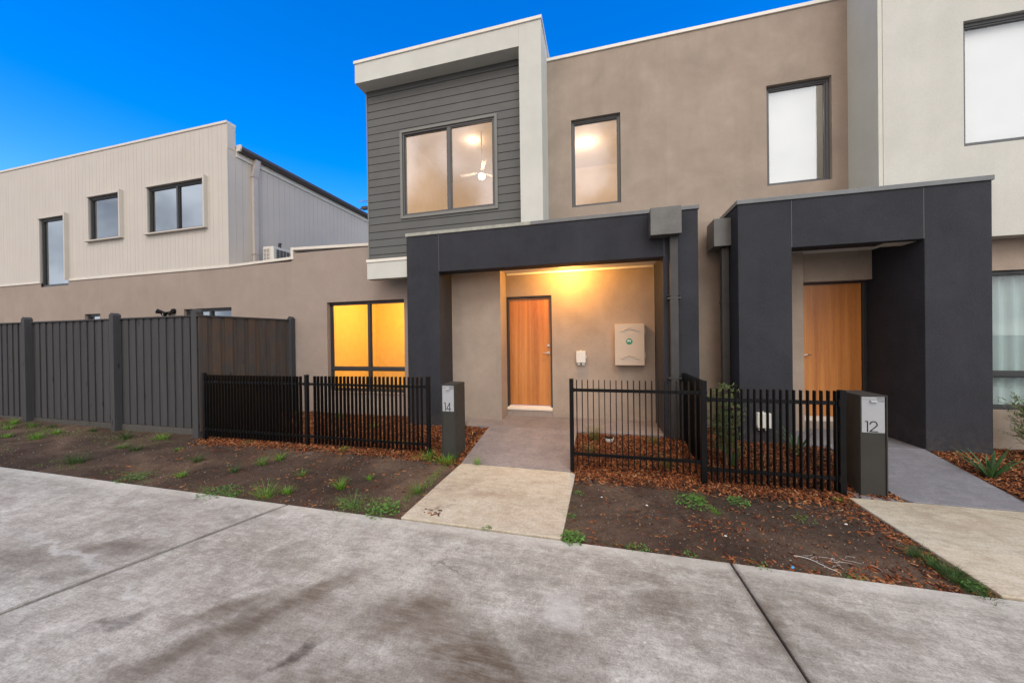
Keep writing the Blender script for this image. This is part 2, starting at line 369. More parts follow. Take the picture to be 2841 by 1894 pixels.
def concrete(name, c0, c1, c2, spots=(), rough=.8, edge=None, brush=(5, 14, 1), streaks=True, deep=.8):
    """c0 dark, c1 mid, c2 light; spots = (x, y, rx, ry, angle, strength, colour) marks lying on the slab"""
    t = NT(name)
    big = t.noise(.75, 6, .62, .5); mid = t.noise(3.1, 6, .68, .8); br = t.noise(1, 5, .65, .4, t.mapping((brush[0], brush[1], 1), rot=(0, 0, .35)))
    fine = t.noise(90, 4, .7); gr = t.noise(420, 2, .6)
    v = t.math('ADD', t.math('ADD', t.math('MULTIPLY', big, .40), t.math('MULTIPLY', mid, .34)), t.math('MULTIPLY', br, .26))
    c = t.ramp(v, [(.38, c0), (.50, c1), (.60, c2)])
    pk = t.noise(1.9, 4, .6, .6, t.mapping(loc=(7, 3, 0)))
    c = t.mix(t.rng(pk, .50, .66, 0, .20), c, (c1[0] * .98, c1[1] * .86, c1[2] * .82))
    bl = t.noise(2.3, 5, .65, .5, t.mapping(loc=(1, 13, 0)))
    c = t.mix(t.rng(bl, .52, .70, 0, .25), c, (c1[0] * .84, c1[1] * .86, c1[2] * .86))
    fs = t.noise(1, 4, .7, .2, t.mapping((9, 75, 1), rot=(0, 0, .85))); f2 = t.noise(38, 4, .75)
    c = t.mix(t.rng(fs, .50, .72, 0, .42), c, sc3(c0, .85)); c = t.mix(t.rng(fs, .48, .28, 0, .30), c, sc3(c2, 1.05))
    c = t.mix(t.rng(f2, .50, .72, 0, .45), c, sc3(c0, .72)); c = t.mix(t.rng(fine, .45, .75, 0, .55), c, sc3(c0, .60)); c = t.mix(t.rng(fine, .45, .25, 0, .35), c, sc3(c2, 1.1))
    c = t.mix(t.rng(gr, .55, .75, 0, .45), c, sc3(c2, 1.15)); c = t.mix(t.rng(gr, .42, .25, 0, .45), c, sc3(c0, .55))
    bl2 = t.noise(13, 5, .75, .6); c = t.mix(t.rng(bl2, .52, .66, 0, .40), c, sc3(c0, .95)); c = t.mix(t.rng(bl2, .46, .34, 0, .30), c, sc3(c2, 1.05))
    lv = t.vor(17, t.mapping(loc=(5, 2, 0))); c = t.mix(t.math('MULTIPLY', t.rng(lv, .10, .22, .55, 0), t.rng(mid, .5, .62, 0, 1)), c, sc3(c2, 1.12))
    # small air holes and flecks
    pv = t.vor(22, out=0); c = t.mix(t.rng(pv, .05, .085, .7, 0), c, sc3(c0, .35))
    warp = t.n('ShaderNodeVectorMath', operation='SCALE'); nn = t.n('ShaderNodeTexNoise'); t.l(t.pos, nn.inputs[0]); nn.inputs['Scale'].default_value = 2.6; nn.inputs['Detail'].default_value = 6
    nn.inputs['Roughness'].default_value = .65
    t.l(nn.outputs['Color'], warp.inputs[0]); warp.inputs['Scale'].default_value = .50
    wv = t.n('ShaderNodeVectorMath', operation='ADD'); t.l(t.pos, wv.inputs[0]); t.l(warp.outputs[0], wv.inputs[1])
    for (x, y, rx, ry, a, k, col) in spots:
        m = t.n('ShaderNodeMapping', vector_type='TEXTURE'); t.l(wv.outputs[0], m.inputs[0]); m.inputs['Location'].default_value = (x + .25, y + .25, 0)
        m.inputs['Rotation'].default_value = (0, 0, a); m.inputs['Scale'].default_value = (rx * 1.2, ry * 1.3, 1)
        s2 = t.n('ShaderNodeSeparateXYZ'); t.l(m.outputs[0], s2.inputs[0])
        r = t.math('SQRT', t.math('ADD', t.math('POWER', s2.outputs[0], 2), t.math('POWER', s2.outputs[1], 2)))
        f = t.math('MULTIPLY', t.rng(r, .15, 1.05, k, 0, True), t.rng(t.noise(1, 6, .75, 0, t.mapping((5, 30, 1), rot=(0, 0, -a))), .32, .58, .50, 1))
        c = t.mix(f, c, col)
    if edge:   # smooth trowelled margin along the lawn edge (y just under edge)
        s3 = t.n('ShaderNodeSeparateXYZ'); t.l(t.pos, s3.inputs[0])
        c = t.mix(t.rng(s3.outputs[1], edge - .16, edge - .06, 0, .35, True), c, sc3(c2, 1.0))
        for (k0, k1) in ((3.165 + 2.88 * .3125, -.3125), (-.905 - 2.88 * .05, .05)):
            dj = t.math('ABSOLUTE', t.math('ADD', t.math('ADD', s3.outputs[0], k0), t.math('MULTIPLY', s3.outputs[1], k1)))
            c = t.mix(t.math('MULTIPLY', t.rng(dj, .012, .045, .6, 0, True), t.rng(mid, .35, .6, .35, 1)), c, (.07, .06, .052))
    nb = t.bump(br, .004, .5); nb = t.bump(fine, .003, .6, nb); nb = t.bump(gr, .0015, .6, nb)
    t.bsdf(c, rough, spec=.3, normal=nb); return t.m
DK = (.098, .074, .052); WT = (.55, .55, .53); BK = (.05, .045, .042)
M['slab'] = concrete('footpath_concrete', (.195, .178, .150), (.385, .372, .332), (.57, .565, .52), spots=[
    (-2.32, 1.64, .36, .09, .75, .75, DK), (-1.98, 1.74, .66, .125, .95, .85, DK), (-2.25, 1.30, .30, .09, .8, .6, DK),
    (-1.62, 1.50, .18, .05, .9, .9, BK), (-1.15, 1.90, .36, .20, .3, .75, DK), (-.60, 1.66, .66, .26, -.35, .95, DK), (-.9, 1.20, 1.1, .36, 0, .95, DK), (-1.9, 1.55, .9, .36, .8, .45, DK), (-.15, 1.45, .5, .10, -.6, .6, DK),
    (-2.88, 1.38, .17, .05, 1.0, .65, BK), (-3.9, 1.95, .42, .13, .2, .65, DK), (-4.5, 1.65, .5, .14, .3, .5, DK), (-3.1, 2.05, .18, .05, .4, .45, DK), (-1.15, 2.33, .22, .02, -.25, .6, BK),
    (-4.25, 1.82, .95, .028, -.12, .55, WT), (-3.05, 1.62, .22, .03, -.5, .5, WT), (.96, 2.30, .24, .09, 1.2, .7, DK), (.40, 2.35, .26, .10, .2, .6, DK),
    (.15, 2.6, .4, .1, -.1, .32, DK), (-.25, 1.9, .3, .12, -.2, .45, DK), (-.27, 2.15, .10, .20, .1, .55, WT), (1.45, 2.45, .35, .08, -.3, .35, DK), (1.7, 1.9, .3, .1, .2, .3, DK)],
    edge=2.88, rough=.72)
M['beige'] = concrete('beige_path_concrete', (.32, .265, .195), (.50, .45, .345), (.60, .56, .465), spots=[
    (-1.15, 3.55, .35, .12, .1, .5, (.30, .22, .16)), (-.8, 3.95, .3, .08, .3, .35, (.30, .22, .16)), (3.3, 3.55, .35, .05, .1, .6, (.16, .11, .09)), (3.2, 3.9, .4, .14, .1, .45, (.30, .23, .17)), (-1.6, 3.15, .2, .03, .3, .55, (.10, .07, .05))], rough=.75)
M['lilac'] = concrete('grey_oxide_path_concrete', (.15, .135, .14), (.225, .205, .205), (.29, .26, .25), rough=.55)
M['bluegrey'] = concrete('blue_grey_path_concrete', (.145, .145, .165), (.195, .197, .22), (.245, .247, .27), rough=.55)

def soil_mat():
    t = NT('bare_soil')
    a = t.noise(1.1, 6, .65, .6); b = t.noise(9, 6, .7); f = t.noise(70, 4, .75); g = t.noise(300, 2, .7)
    c = t.ramp(a, [(.36, (.050, .034, .026)), (.50, (.092, .063, .047)), (.63, (.175, .120, .085))])
    c = t.mix(t.rng(b, .42, .66, 0, .55), c, (.105, .068, .048)); c = t.mix(t.rng(f, .48, .72, 0, .6), c, (.035, .025, .02)); c = t.mix(t.rng(g, .58, .75, 0, .5), c, (.20, .155, .125))
    ch = t.vor(34, t.mapping((1, 1, 1))); rc = t.n('ShaderNodeTexVoronoi'); t.l(t.pos, rc.inputs['Vector']); rc.inputs['Scale'].default_value = 34
    sx = t.n('ShaderNodeSeparateColor'); t.l(rc.outputs['Color'], sx.inputs[0])
    pb = t.math('MULTIPLY', t.rng(ch, .10, .16, 1, 0), t.rng(sx.outputs[0], .80, .84, 0, 1)); c = t.mix(pb, c, (.26, .215, .18))
    nb = t.bump(b, .05, .8); nb = t.bump(f, .018, 1, nb); nb = t.bump(g, .004, .8, nb)
    t.bsdf(c, .9, spec=.15, normal=nb); return t.m
M['soil'] = soil_mat()
def mulch_bed_mat():
    t = NT('dark_bark_bed'); c = t.ramp(t.noise(40, 4, .7), [(.35, (.018, .009, .006)), (.6, (.10, .04, .018))])
    t.bsdf(c, .9, normal=t.bump(t.noise(45, 3), .02, 1)); return t.m
M['bed'] = mulch_bed_mat()
def chip_mat(name, stops):
    t = NT(name); ri = t.geo.outputs['Random Per Island']
    c = t.ramp(ri, stops); c = t.mix(t.rng(t.noise(160, 3, .7), .4, .7, 0, .5), c, (.06, .026, .014))
    t.bsdf(c, .75, spec=.25); return t.m
M['chip'] = chip_mat('bark_chips', [(0, (.022, .009, .006)), (.28, (.085, .025, .011)), (.55, (.21, .062, .020)), (.78, (.33, .108, .034)), (.94, (.42, .19, .075)), (1, (.46, .29, .16))])
M['pebble'] = chip_mat('pale_pebbles', [(0, (.07, .06, .05)), (.5, (.15, .12, .10)), (.85, (.30, .26, .22)), (1, (.50, .47, .43))])
def leaf_mat(name, c0, c1):
    t = NT(name); ri = t.geo.outputs['Random Per Island']; c = t.ramp(ri, [(0, c0), (1, c1)])
    b = t.bsdf(c, .5, spec=.3); tr = t.n('ShaderNodeBsdfTranslucent'); t.l(c, tr.inputs[0]); mx = t.n('ShaderNodeMixShader'); mx.inputs[0].default_value = .3
    t.l(b.outputs[0], mx.inputs[1]); t.l(tr.outputs[0], mx.inputs[2]); t.l(mx.outputs[0], t.out.inputs[0]); return t.m
M['grass'] = leaf_mat('green_grass', (.07, .17, .015), (.19, .40, .04))
M['grass_mid'] = leaf_mat('mid_green_grass', (.06, .13, .02), (.16, .29, .05))
M['grass_dark'] = leaf_mat('dark_green_grass', (.025, .060, .014), (.07, .15, .03))
M['straw'] = leaf_mat('olive_grass', (.10, .11, .03), (.24, .22, .07))
M['strap'] = leaf_mat('strappy_leaf', (.035, .085, .035), (.09, .19, .06))
M['needle'] = leaf_mat('fine_shrub_leaf', (.07, .13, .045), (.19, .27, .10))
M['weed'] = leaf_mat('broad_weed_leaf', (.07, .17, .035), (.18, .36, .09))
M['stem'] = paint('brown_stem', (.20, .13, .08), .8)
M['ground'] = paint('ground_dirt', (.10, .08, .065), .95)

# ------------------------------------------------------------------ ground, paths
ZP = -1.67                                  # top of the footpath
def interp(x, xs, ys): return float(np.interp(x, xs, ys))
GX = [-16, -13, -12.2, -9, -6.9, -4.5, -2.4, -1.9, -.3, 1.1, 2.45, 2.9, 4, 8]
GZ = [-1.54, -1.555, -1.575, -1.635, -1.645, -1.605, -1.605, -1.655, -1.675, -1.705, -1.69, -1.675, -1.645, -1.60]
def gz(x, y):
    """soil level"""
    z44 = interp(x, GX, GZ)
    if y < 2.9: return -1.685
    if y < 4.4: return -1.683 + (z44 + 1.683) * ((y - 2.9) / 1.5)
    if y < 5.57: return z44 + (-1.50 - z44) * (y - 4.4) / 1.17
    return -1.50
base = struct('ground', MB().box(-400, 400, -400, 600, -3.0, -1.85), M['ground'])
road = struct('road', MB().box(-60, 60, -14, -4.0, -1.90, -1.80), paint('asphalt', (.05, .05, .052), .9))

fp = tag(bpy.data.objects.new('footpath', None), kind='structure'); COL.objects.link(fp); fp.location = (0, 2, ZP); WL[fp] = Vector((0, 2, ZP))
def jl(y): return -3.165 + (y - 2.88) * .3125          # left joint
def jr(y): return .905 - (y - 2.88) * .05              # right joint
YN = -3.8
g = .008
for pts in ([(-18, YN), (jl(YN) - g - .003, YN), (jl(2.88) - g - .003, 2.88), (-18, 2.88)],
            [(jl(YN) + g + .003, YN), (jr(YN) - g, YN), (jr(2.88) - g, 2.88), (jl(2.88) + g + .003, 2.88)],
            [(jr(YN) + g, YN), (12, YN), (12, 2.88), (jr(2.88) + g, 2.88)]):
    part('slab', MB().prism(pts, -1.80, ZP), M['slab'], fp, bevel=.006)
part('joint_filler', MB().prism([(jl(YN) - .011, YN), (jl(YN) + .011, YN), (jl(2.88) + .011, 2.87), (jl(2.88) - .011, 2.87)], -1.79, ZP - .03)
     .prism([(jr(YN) - .008, YN), (jr(YN) + .008, YN), (jr(2.88) + .008, 2.87), (jr(2.88) - .008, 2.87)], -1.79, ZP - .03), M['board_gap'], fp)

def path(name, pieces, base_loc):
    e = tag(bpy.data.objects.new(name, None), kind='structure'); COL.objects.link(e); e.location = base_loc; WL[e] = Vector(base_loc)
    for nm, pts, zf, mat in pieces: part(nm, MB().prism(pts, -1.80, 0, zf), M[mat], e, bevel=.007)
    return e
ramp14 = lambda x, y: interp(y, [4.37, 5.58], [-1.652, -1.458])
path('front_path', [
    ('slab', [(-1.862, 4.376), (-.398, 4.376), (-.398, 5.576), (-1.862, 5.576)], ramp14, 'lilac'),
    ('slab', [(-1.862, 2.905), (-.345, 2.905), (-.335, 4.30), (-.375, 4.364), (-1.862, 4.364)], lambda x, y: interp(y, [2.9, 4.37], [-1.664, -1.657]), 'beige')], (-1.1, 4, -1.67))
ramp12 = lambda x, y: interp(y, [4.36, 5.56], [-1.668, -1.462])
path('front_path', [
    ('slab', [(2.905, 4.45), (3.0, 4.345), (3.965, 4.345), (3.965, 5.556), (2.905, 5.556)], ramp12, 'bluegrey'),
    ('slab', [(2.445, 2.905), (4.02, 2.905), (4.02, 4.333), (2.445, 4.333)], lambda x, y: interp(y, [2.9, 4.35], [-1.664, -1.672]), 'beige')], (3.3, 4, -1.67))
part('slab', MB().box(2.53, 2.892, 4.345, 4.86, -1.80, -1.668), M['bluegrey'], [o for o in bpy.data.objects if o.name == 'front_path.001'][0], bevel=.005)

def zh(x, y, s): return (math.sin(x * 3.1 * s + 1.3 * y) + math.sin(y * 5.3 * s - 2.1 * x) + math.sin((x + y) * 9.7 * s)) * .0045
def terrain(name, x0, x1, y0, y1, d, mat, amp=1, lift=0.0):
    nx, ny = int((x1 - x0) / d) + 1, int((y1 - y0) / d) + 1
    X, Y = np.meshgrid(np.linspace(x0, x1, nx), np.linspace(y0, y1, ny))
    Zv = np.vectorize(gz)(X, Y) + amp * (np.sin(X * 3.1 + 1.3 * Y) + np.sin(Y * 5.3 - 2.1 * X) + np.sin((X + Y) * 9.7)) * .0045 + (rng.normal(0, .0030, X.shape) + .010 * np.maximum(0, rng.normal(0, 1, X.shape) - 1.9) + .006 * (np.sin(X * 23 + 4 * np.sin(Y * 9)) * np.sin(Y * 27 + 3 * np.sin(X * 11)))) * amp + lift
    V = np.stack([X.ravel(), Y.ravel(), Zv.ravel()], 1); i = np.arange(nx * ny).reshape(ny, nx)
    Q = np.stack([i[:-1, :-1].ravel(), i[:-1, 1:].ravel(), i[1:, 1:].ravel(), i[1:, :-1].ravel()], 1)
    me = fast_mesh(name, V, Q, mat)
    for p in me.polygons: p.use_smooth = True
    o = bpy.data.objects.new(name, me); COL.objects.link(o); o['kind'] = 'structure'; WL[o] = Vector((0, 0, 0)); return o
terrain('soil', -16, -1.855, 2.872, 4.36, .03, M['soil'])
terrain('soil', -.352, 2.455, 2.872, 4.36, .03, M['soil'])
terrain('soil', 4.01, 12, 2.872, 3.3, .06, M['soil'])
terrain('mulch_bed', -6.9, -1.855, 4.34, 6.14, .05, M['bed'], lift=-.004)
terrain('mulch_bed', -.405, 2.96, 4.34, 6.3, .05, M['bed'], lift=-.004)
terrain('mulch_bed', 3.955, 12, 3.28, 5.95, .06, M['bed'], lift=-.004)
terrain('soil', -16, -6.88, 4.34, 6.14, .06, M['soil'])

# bark chips: tapered slivers lying every which way
def chips(name, regions, mat, label, cat, smin=.010, smax=.034, wmin=.0035, wmax=.010, tilt=.45, hmax=.022):
    P = []
    for (x0, x1, y0, y1, n, dens) in regions:
        xs = rng.uniform(x0, x1, n); ys = rng.uniform(y0, y1, n)
        if dens is not None:
            keep = np.array([random.random() < dens(a, b) for a, b in zip(xs, ys)]); xs, ys = xs[keep], ys[keep]
        P.append(np.stack([xs, ys], 1))
    P = np.concatenate(P); n = len(P)
    zz = np.array([gz(a, b) + zh(a, b, 1) * 1.0 for a, b in P]) + rng.uniform(0, hmax, n) ** 1.0
    L = smin + (smax - smin) * rng.beta(1.3, 2.6, n) * 1.35; W = wmin + (wmax - wmin) * rng.beta(1.4, 2.6, n) * 1.3; H = W * rng.uniform(.3, .7, n)
    yaw = rng.uniform(0, np.pi * 2, n); pit = rng.normal(0, tilt, n); rol = rng.normal(0, .6, n)
    cube = np.array([[-1, -1, -1], [1, -.6, -1], [1, .6, -1], [-1, 1, -1], [-.9, -.8, 1], [.85, -.5, 1], [.85, .5, 1], [-.9, .8, 1]], float)
    V = cube[None] * np.stack([L, W, H], 1)[:, None, :] * (1 + rng.uniform(-.25, .25, (n, 8, 3)))
    cp, sp, cr_, sr = np.cos(pit), np.sin(pit), np.cos(rol), np.sin(rol)
    x, y, z = V[..., 0], V[..., 1], V[..., 2]
    y, z = y * cr_[:, None] - z * sr[:, None], y * sr[:, None] + z * cr_[:, None]
    x, z = x * cp[:, None] - z * sp[:, None], x * sp[:, None] + z * cp[:, None]
    cy, sy = np.cos(yaw)[:, None], np.sin(yaw)[:, None]
    x, y = x * cy - y * sy, x * sy + y * cy
    V = np.stack([x + P[:, 0:1], y + P[:, 1:2], z + zz[:, None]], 2).reshape(-1, 3)
    q = np.array([[0, 3, 2, 1], [4, 5, 6, 7], [0, 1, 5, 4], [1, 2, 6, 5], [2, 3, 7, 6], [3, 0, 4, 7]])
    Q = (q[None] + (np.arange(n) * 8)[:, None, None]).reshape(-1, 4)
    o = bpy.data.objects.new(name, fast_mesh(name, V, Q, mat)); COL.objects.link(o); WL[o] = Vector((0, 0, 0))
    return tag(o, label, cat, kind='stuff')
def edge_d(a, b):   # mulch thins out in front of the fence
    return max(0., min(1., (b - 4.12) / .22)) ** 1.5
chips('bark_mulch', [(-6.7, -1.87, 4.34, 6.1, 21000, None), (-6.6, -1.87, 4.05, 4.36, 3600, edge_d)], M['chip'],
      'orange brown bark mulch in the bed behind the left black picket fence', 'mulch')
chips('bark_mulch', [(-.395, 1.25, 4.34, 5.57, 10500, None), (1.25, 2.9, 4.34, 6.27, 10000, None), (-.34, 2.44, 4.0, 4.36, 3200, lambda a, b: max(0, min(1, (b - 4.08) / .25)))], M['chip'],
      'orange brown bark mulch between the two entry paths behind black pickets', 'mulch')
chips('bark_mulch', [(3.975, 6.2, 3.4, 5.88, 16000, None)], M['chip'], 'red brown bark mulch right of the blue grey path', 'mulch')
def scat(a, b):
    d = 0.03
    d += .9 * math.exp(-((b - 2.93) / .05) ** 2) * (1 if a > .9 else .25)
    d += 1.0 * math.exp(-((2.45 - a) / .20) ** 2) * (1 if b < 4.2 else .5)
    d += .8 * max(0, min(1, (a - 1.5) / .9)) * math.exp(-((b - 2.98) / .14) ** 2)
    d += .35 * math.exp(-(((a - 1.0) / .35) ** 2 + ((b - 3.45) / .12) ** 2)) + .25 * max(0, min(1, (a - .9) / 1.5)) * max(0, min(1, (b - 3.5) / .6))
    return min(1, d)
chips('loose_bark', [(-.33, 2.44, 2.89, 4.2, 9500, scat), (-6.5, -1.88, 2.9, 4.2, 3000, lambda a, b: .16 + .5 * max(0, (b - 3.9)))], M['chip'],
      'loose bark chips strewn over the bare soil verge', 'bark chips', .008, .028, .003, .008, .15, .004)
chips('loose_bark', [(-1.70, -1.50, 3.0, 3.10, 16, None), (3.2, 3.5, 3.55, 3.62, 16, None)], M['chip'], 'few brown bark scraps lying on the beige path', 'bark chips', .008, .022, .003, .008, .1, .003).location.z = .022
chips('gravel', [(-12, -1.88, 2.9, 4.4, 2600, None), (-.33, 2.44, 2.89, 4.3, 1100, None)], M['pebble'],
      'small pale stones sprinkled on the bare soil', 'gravel', .002, .0075, .002, .006, .5, .003)

# ------------------------------------------------------------------ plants
def blades(mb, n, h, spread, w, lean=.6, droop=.3, segs=3, c=(0, 0)):
    for i in range(n):
        a = random.uniform(0, 6.283); r = random.uniform(0, spread); L = h * random.uniform(.45, 1.0); le = random.uniform(.1, lean); ww = w * random.uniform(.6, 1.2)
        p = Vector((c[0] + r * math.cos(a + .5), c[1] + r * math.sin(a + .5), 0)); d = Vector((math.cos(a) * le, math.sin(a) * le, 1)).normalized()
        side = Vector((-math.sin(a), math.cos(a), 0)) * ww; m = len(mb.v)
        for k in range(segs + 1):
            f = 1 - (k / segs) ** 1.6 * .95
            mb.v += [tuple(p - side * f), tuple(p + side * f)]
            p = p + d * (L / segs); d = (d + Vector((math.cos(a) * droop, math.sin(a) * droop, -droop * .6))).normalized()
        for k in range(segs): mb.f.append((m + 2 * k, m + 2 * k + 1, m + 2 * k + 3, m + 2 * k + 2))
    return mb
def oneplant(name, mb, mat, x, y, label, cat, group=None, z=None):
    o = link(name, mesh_of(name, mb, (0, 0, 0), M[mat]), None, (x, y, gz(x, y) - .004 if z is None else z)); return tag(o, label, cat, group)
# tufts on the left verge: (x, y, size, label)
T = [(-12.8, 4.35, 1.0, 'wide grass tuft at the foot of the paling fence, farthest left'), (-11.7, 4.32, .8, 'grass tuft beside the second fence post from the left'),
     (-9.71, 3.83, .95, 'pale green grass tuft on open soil at the left, well clear of the fence'), (-9.84, 4.12, .7, None), (-9.35, 4.36, .6, 'small grass tuft against the fence left of the middle post'),
     (-10.55, 4.36, .5, None), (-8.07, 4.18, 1.1, 'broad grass clump in front of the last paling panel'), (-7.36, 4.28, 1.25, 'tallest grass clump at the fence near its corner post'),
     (-7.49, 3.81, .7, 'low grass tuft, left of a pair in front of the corner post'), (-7.11, 3.79, .7, 'low grass tuft, right of a pair in front of the corner post'),
     (-7.25, 3.23, 1.25, 'full grass tuft near the footpath edge on the left verge'), (-6.38, 3.9, .5, None), (-5.52, 3.61, .95, 'spiky grass tuft in the middle of the left verge'),
     (-4.46, 3.69, .75, 'left one of two grass tufts growing close together on the soil'), (-4.38, 3.88, .8, 'right one of two grass tufts growing close together on the soil'),
     (-4.58, 3.41, .65, None), (-5.14, 3.18, .5, None), (-3.62, 3.51, .5, None), (-2.88, 3.31, .7, 'grass tuft alone on the soil nearest the front path'), (-3.56, 3.0, 1.0, 'bright grass tuft by the footpath edge near the joint'),
     (-3.40, 3.11, .6, None), (-2.7, 3.57, .45, None), (-11.2, 4.08, .7, None), (-10.46, 3.79, .7, None), (-12.1, 3.9, .8, None), (-12.6, 4.1, .9, None), (-11.0, 4.3, .9, None), (-1.98, 3.43, .9, 'grass tuft at the left edge of the beige path'),
     (-5.52, 4.33, .7, 'leafy tuft at the base of the fully blacked out fence panel'), (-3.7, 4.33, .6, None), (-2.32, 4.30, 1.25, 'thick grass clump at the foot of the fence end post'), (-2.02, 4.28, 1.2, 'thick grass clump around the foot of letterbox 14')]
for (x, y, s, lab) in T:
    mb = blades(MB(), int(36 + 60 * s * random.uniform(.5, 1.3)), (.19 * s + .03) * random.uniform(.75, 1.2), .075 * s * random.uniform(.7, 1.5), .0025, random.uniform(.8, 1.5), random.uniform(.25, .4))
    blades(mb, 16, .08 * s, .10 * s, .002, 1.2, .3)
    oneplant('grass_tuft', mb, random.choice(('grass', 'grass', 'grass_mid', 'grass_dark')), x, y, lab or 'small thin grass tuft on the bare soil left of the front path', 'grass tuft', None if lab else 'small thin grass tufts on the left verge')
for (x, y, s, lab) in [(2.33, 3.20, 1.3, 'dark grass clump against the edge of the beige driveway path'), (2.38, 3.05, .9, 'dark grass sprig just below the big clump by the right path'), (2.36, 2.925, 1.1, 'long bladed grass at the corner of footpath and right path'),
                       (2.36, 4.24, .55, 'bright sprout at the foot of the gate post'), (1.06, 3.73, .6, 'wispy sprout in the middle of the right soil patch'), (.95, 4.0, .8, 'faint grass on the soil before the corner fence post')]:
    mb = MB()
    for k in range(5): blades(mb, int(34 * s), .10 * s, .05, .002, 1.2, .35, c=(random.uniform(-.09, .03) * s * .6, random.uniform(-.13, .13) * s * .7))
    oneplant('grass_tuft', mb, 'grass_dark' if s > .85 else 'grass', x, y, lab, 'grass tuft')
oneplant('grass_tuft', blades(MB(), 60, .17, .05, .002, 1.1, .3), 'grass', -1.62, 4.365, 'grass tuft sprouting from the joint of the front path', 'grass tuft', z=-1.66)
# broad-leaved weeds
def weed(mb, n, r, h, size):
    for i in range(n):
        a = random.uniform(0, 6.283); rr = r * math.sqrt(random.random()); z = random.uniform(.008, h) * (1 - .5 * rr / r)
        c = Vector((rr * math.cos(a), rr * math.sin(a), z)); t = random.uniform(0, 6.283); s = size * random.uniform(.5, 1.1)
        u = Vector((math.cos(t), math.sin(t), random.uniform(-.25, .45))) * s; v = Vector((-math.sin(t), math.cos(t), random.uniform(-.3, .3))) * s * .62
        m = len(mb.v); mb.v += [tuple(c - u), tuple(c - u * .3 - v), tuple(c + u * .5 - v * .8), tuple(c + u), tuple(c + u * .5 + v * .8), tuple(c - u * .3 + v)]
        mb.f += [(m, m + 1, m + 2, m + 3), (m, m + 3, m + 4, m + 5)]
    for i in range(max(3, n // 12)):
        a = random.uniform(0, 6.283); mb.tube((0, 0, 0), (math.cos(a) * r * .8, math.sin(a) * r * .8, h * random.uniform(.3, 1)), .0014, .0007, 4, False)
    return mb
for (x, y, r, h, n, sz, lab) in [(-2.10, 2.97, .16, .17, 250, .016, 'bushy broad leaved weed at the corner of footpath and beige path'), (-2.46, 2.99, .20, .15, 300, .008, 'feathery green weed left of the bushy corner weed'),
                                 (-4.2, 2.95, .22, .045, 280, .013, 'flat spreading weed at the footpath edge left of the joint'), (-3.97, 2.93, .07, .03, 50, .012, 'little creeping weed just left of the footpath joint'), (-5.70, 3.03, .20, .06, 230, .011, 'scrubby weed patch between footpath and left soil'), (-5.40, 2.99, .10, .03, 60, .009, 'thin creeping weed on the far left footpath edge'),
                                 (-.25, 2.92, .10, .10, 190, .015, 'leafy weed at the right corner of the beige path'), (.26, 2.91, .10, .03, 90, .009, 'creeping weed at the footpath edge right of the path corner'), (.64, 2.93, .05, .05, 40, .008, 'tiny weed at the footpath edge, middle of the right patch'),
                                 (1.12, 2.905, .09, .03, 80, .010, 'creeping weed on the footpath edge just right of the joint'), (1.68, 2.91, .08, .025, 60, .008, 'low weed at the footpath edge near the right path'), (.87, 3.88, .17, .06, 220, .014, 'grey green leafy weed in front of the corner fence post'),
                                 (1.33, 4.0, .11, .07, 130, .013, 'leafy weed on the soil in front of the gate'), (1.8, 3.77, .09, .015, 40, .009, 'thin pale weed flat on the soil in front of the gate'), (-.27, 3.82, .07, .03, 50, .010, 'small weed hugging the right edge of the beige path'), (-.30, 3.32, .05, .02, 24, .010, 'tiny seedling weed at the right edge of the beige path'),
                                 (2.37, 2.97, .06, .05, 60, .013, 'leafy weed beside the long grass at the right corner'), (-1.0, 2.90, .05, .03, 46, .008, 'small weed in the joint below the beige path')]:
    oneplant('weed', weed(MB(), n, r, h, sz), 'weed', x, y, lab, 'weed', z=(-1.668 if (x, y) == (-1.0, 2.90) else None))
def ground_cover(name, spots_, mat, label):
    mb = MB()
    for (cx, cy, rx, ry, n, h) in spots_:
        for i in range(n):
            a = random.uniform(0, 6.283); q = random.random() ** .6; x, y = cx + rx * q * math.cos(a), cy + ry * q * math.sin(a)
            if not (2.9 < y < 4.4) or -1.87 < x < -.33 or x > 2.43: continue
            b = MB(); blades(b, random.choice((2, 3, 4)), h * random.uniform(.4, 1.1), .008, .0018, 1.4, .35, 2)
            m = len(mb.v); z = gz(x, y) - .003; mb.v += [(v[0] + x, v[1] + y, v[2] + z) for v in b.v]; mb.f += [tuple(k_ + m for k_ in f_) for f_ in b.f]
    o = part(name, mb, M[mat]); return tag(o, label, 'grass', kind='stuff')
ground_cover('sparse_grass', [(-12, 4.25, 1.8, .16, 260, .08), (-9.6, 4.2, 1.2, .22, 150, .06), (-7.8, 4.1, .9, .25, 150, .06), (-5.6, 3.1, .9, .12, 110, .04), (-4.3, 2.98, .7, .07, 120, .04), (-7.3, 3.15, .6, .15, 90, .05),
    (-2.4, 3.02, .45, .10, 130, .06), (-1.99, 3.6, .07, .7, 150, .06), (-6, 3.7, 2.5, .5, 110, .035), (-3.5, 3.6, 1.3, .6, 70, .03), (-2.2, 4.3, .4, .1, 90, .08), (-10.5, 3.6, 1.8, .5, 130, .05)], 'grass', 'sparse low grass creeping over the left soil verge')
ground_cover('sparse_grass', [(.8, 4.02, .25, .13, 160, .05), (1.2, 2.92, 1.1, .02, 120, .03), (-.28, 3.5, .05, .6, 70, .04), (2.36, 3.1, .07, .25, 120, .06), (1.2, 3.9, .7, .25, 60, .03), (.2, 2.93, .5, .02, 70, .03)], 'grass_dark', 'sparse low grass creeping over the right soil patch')
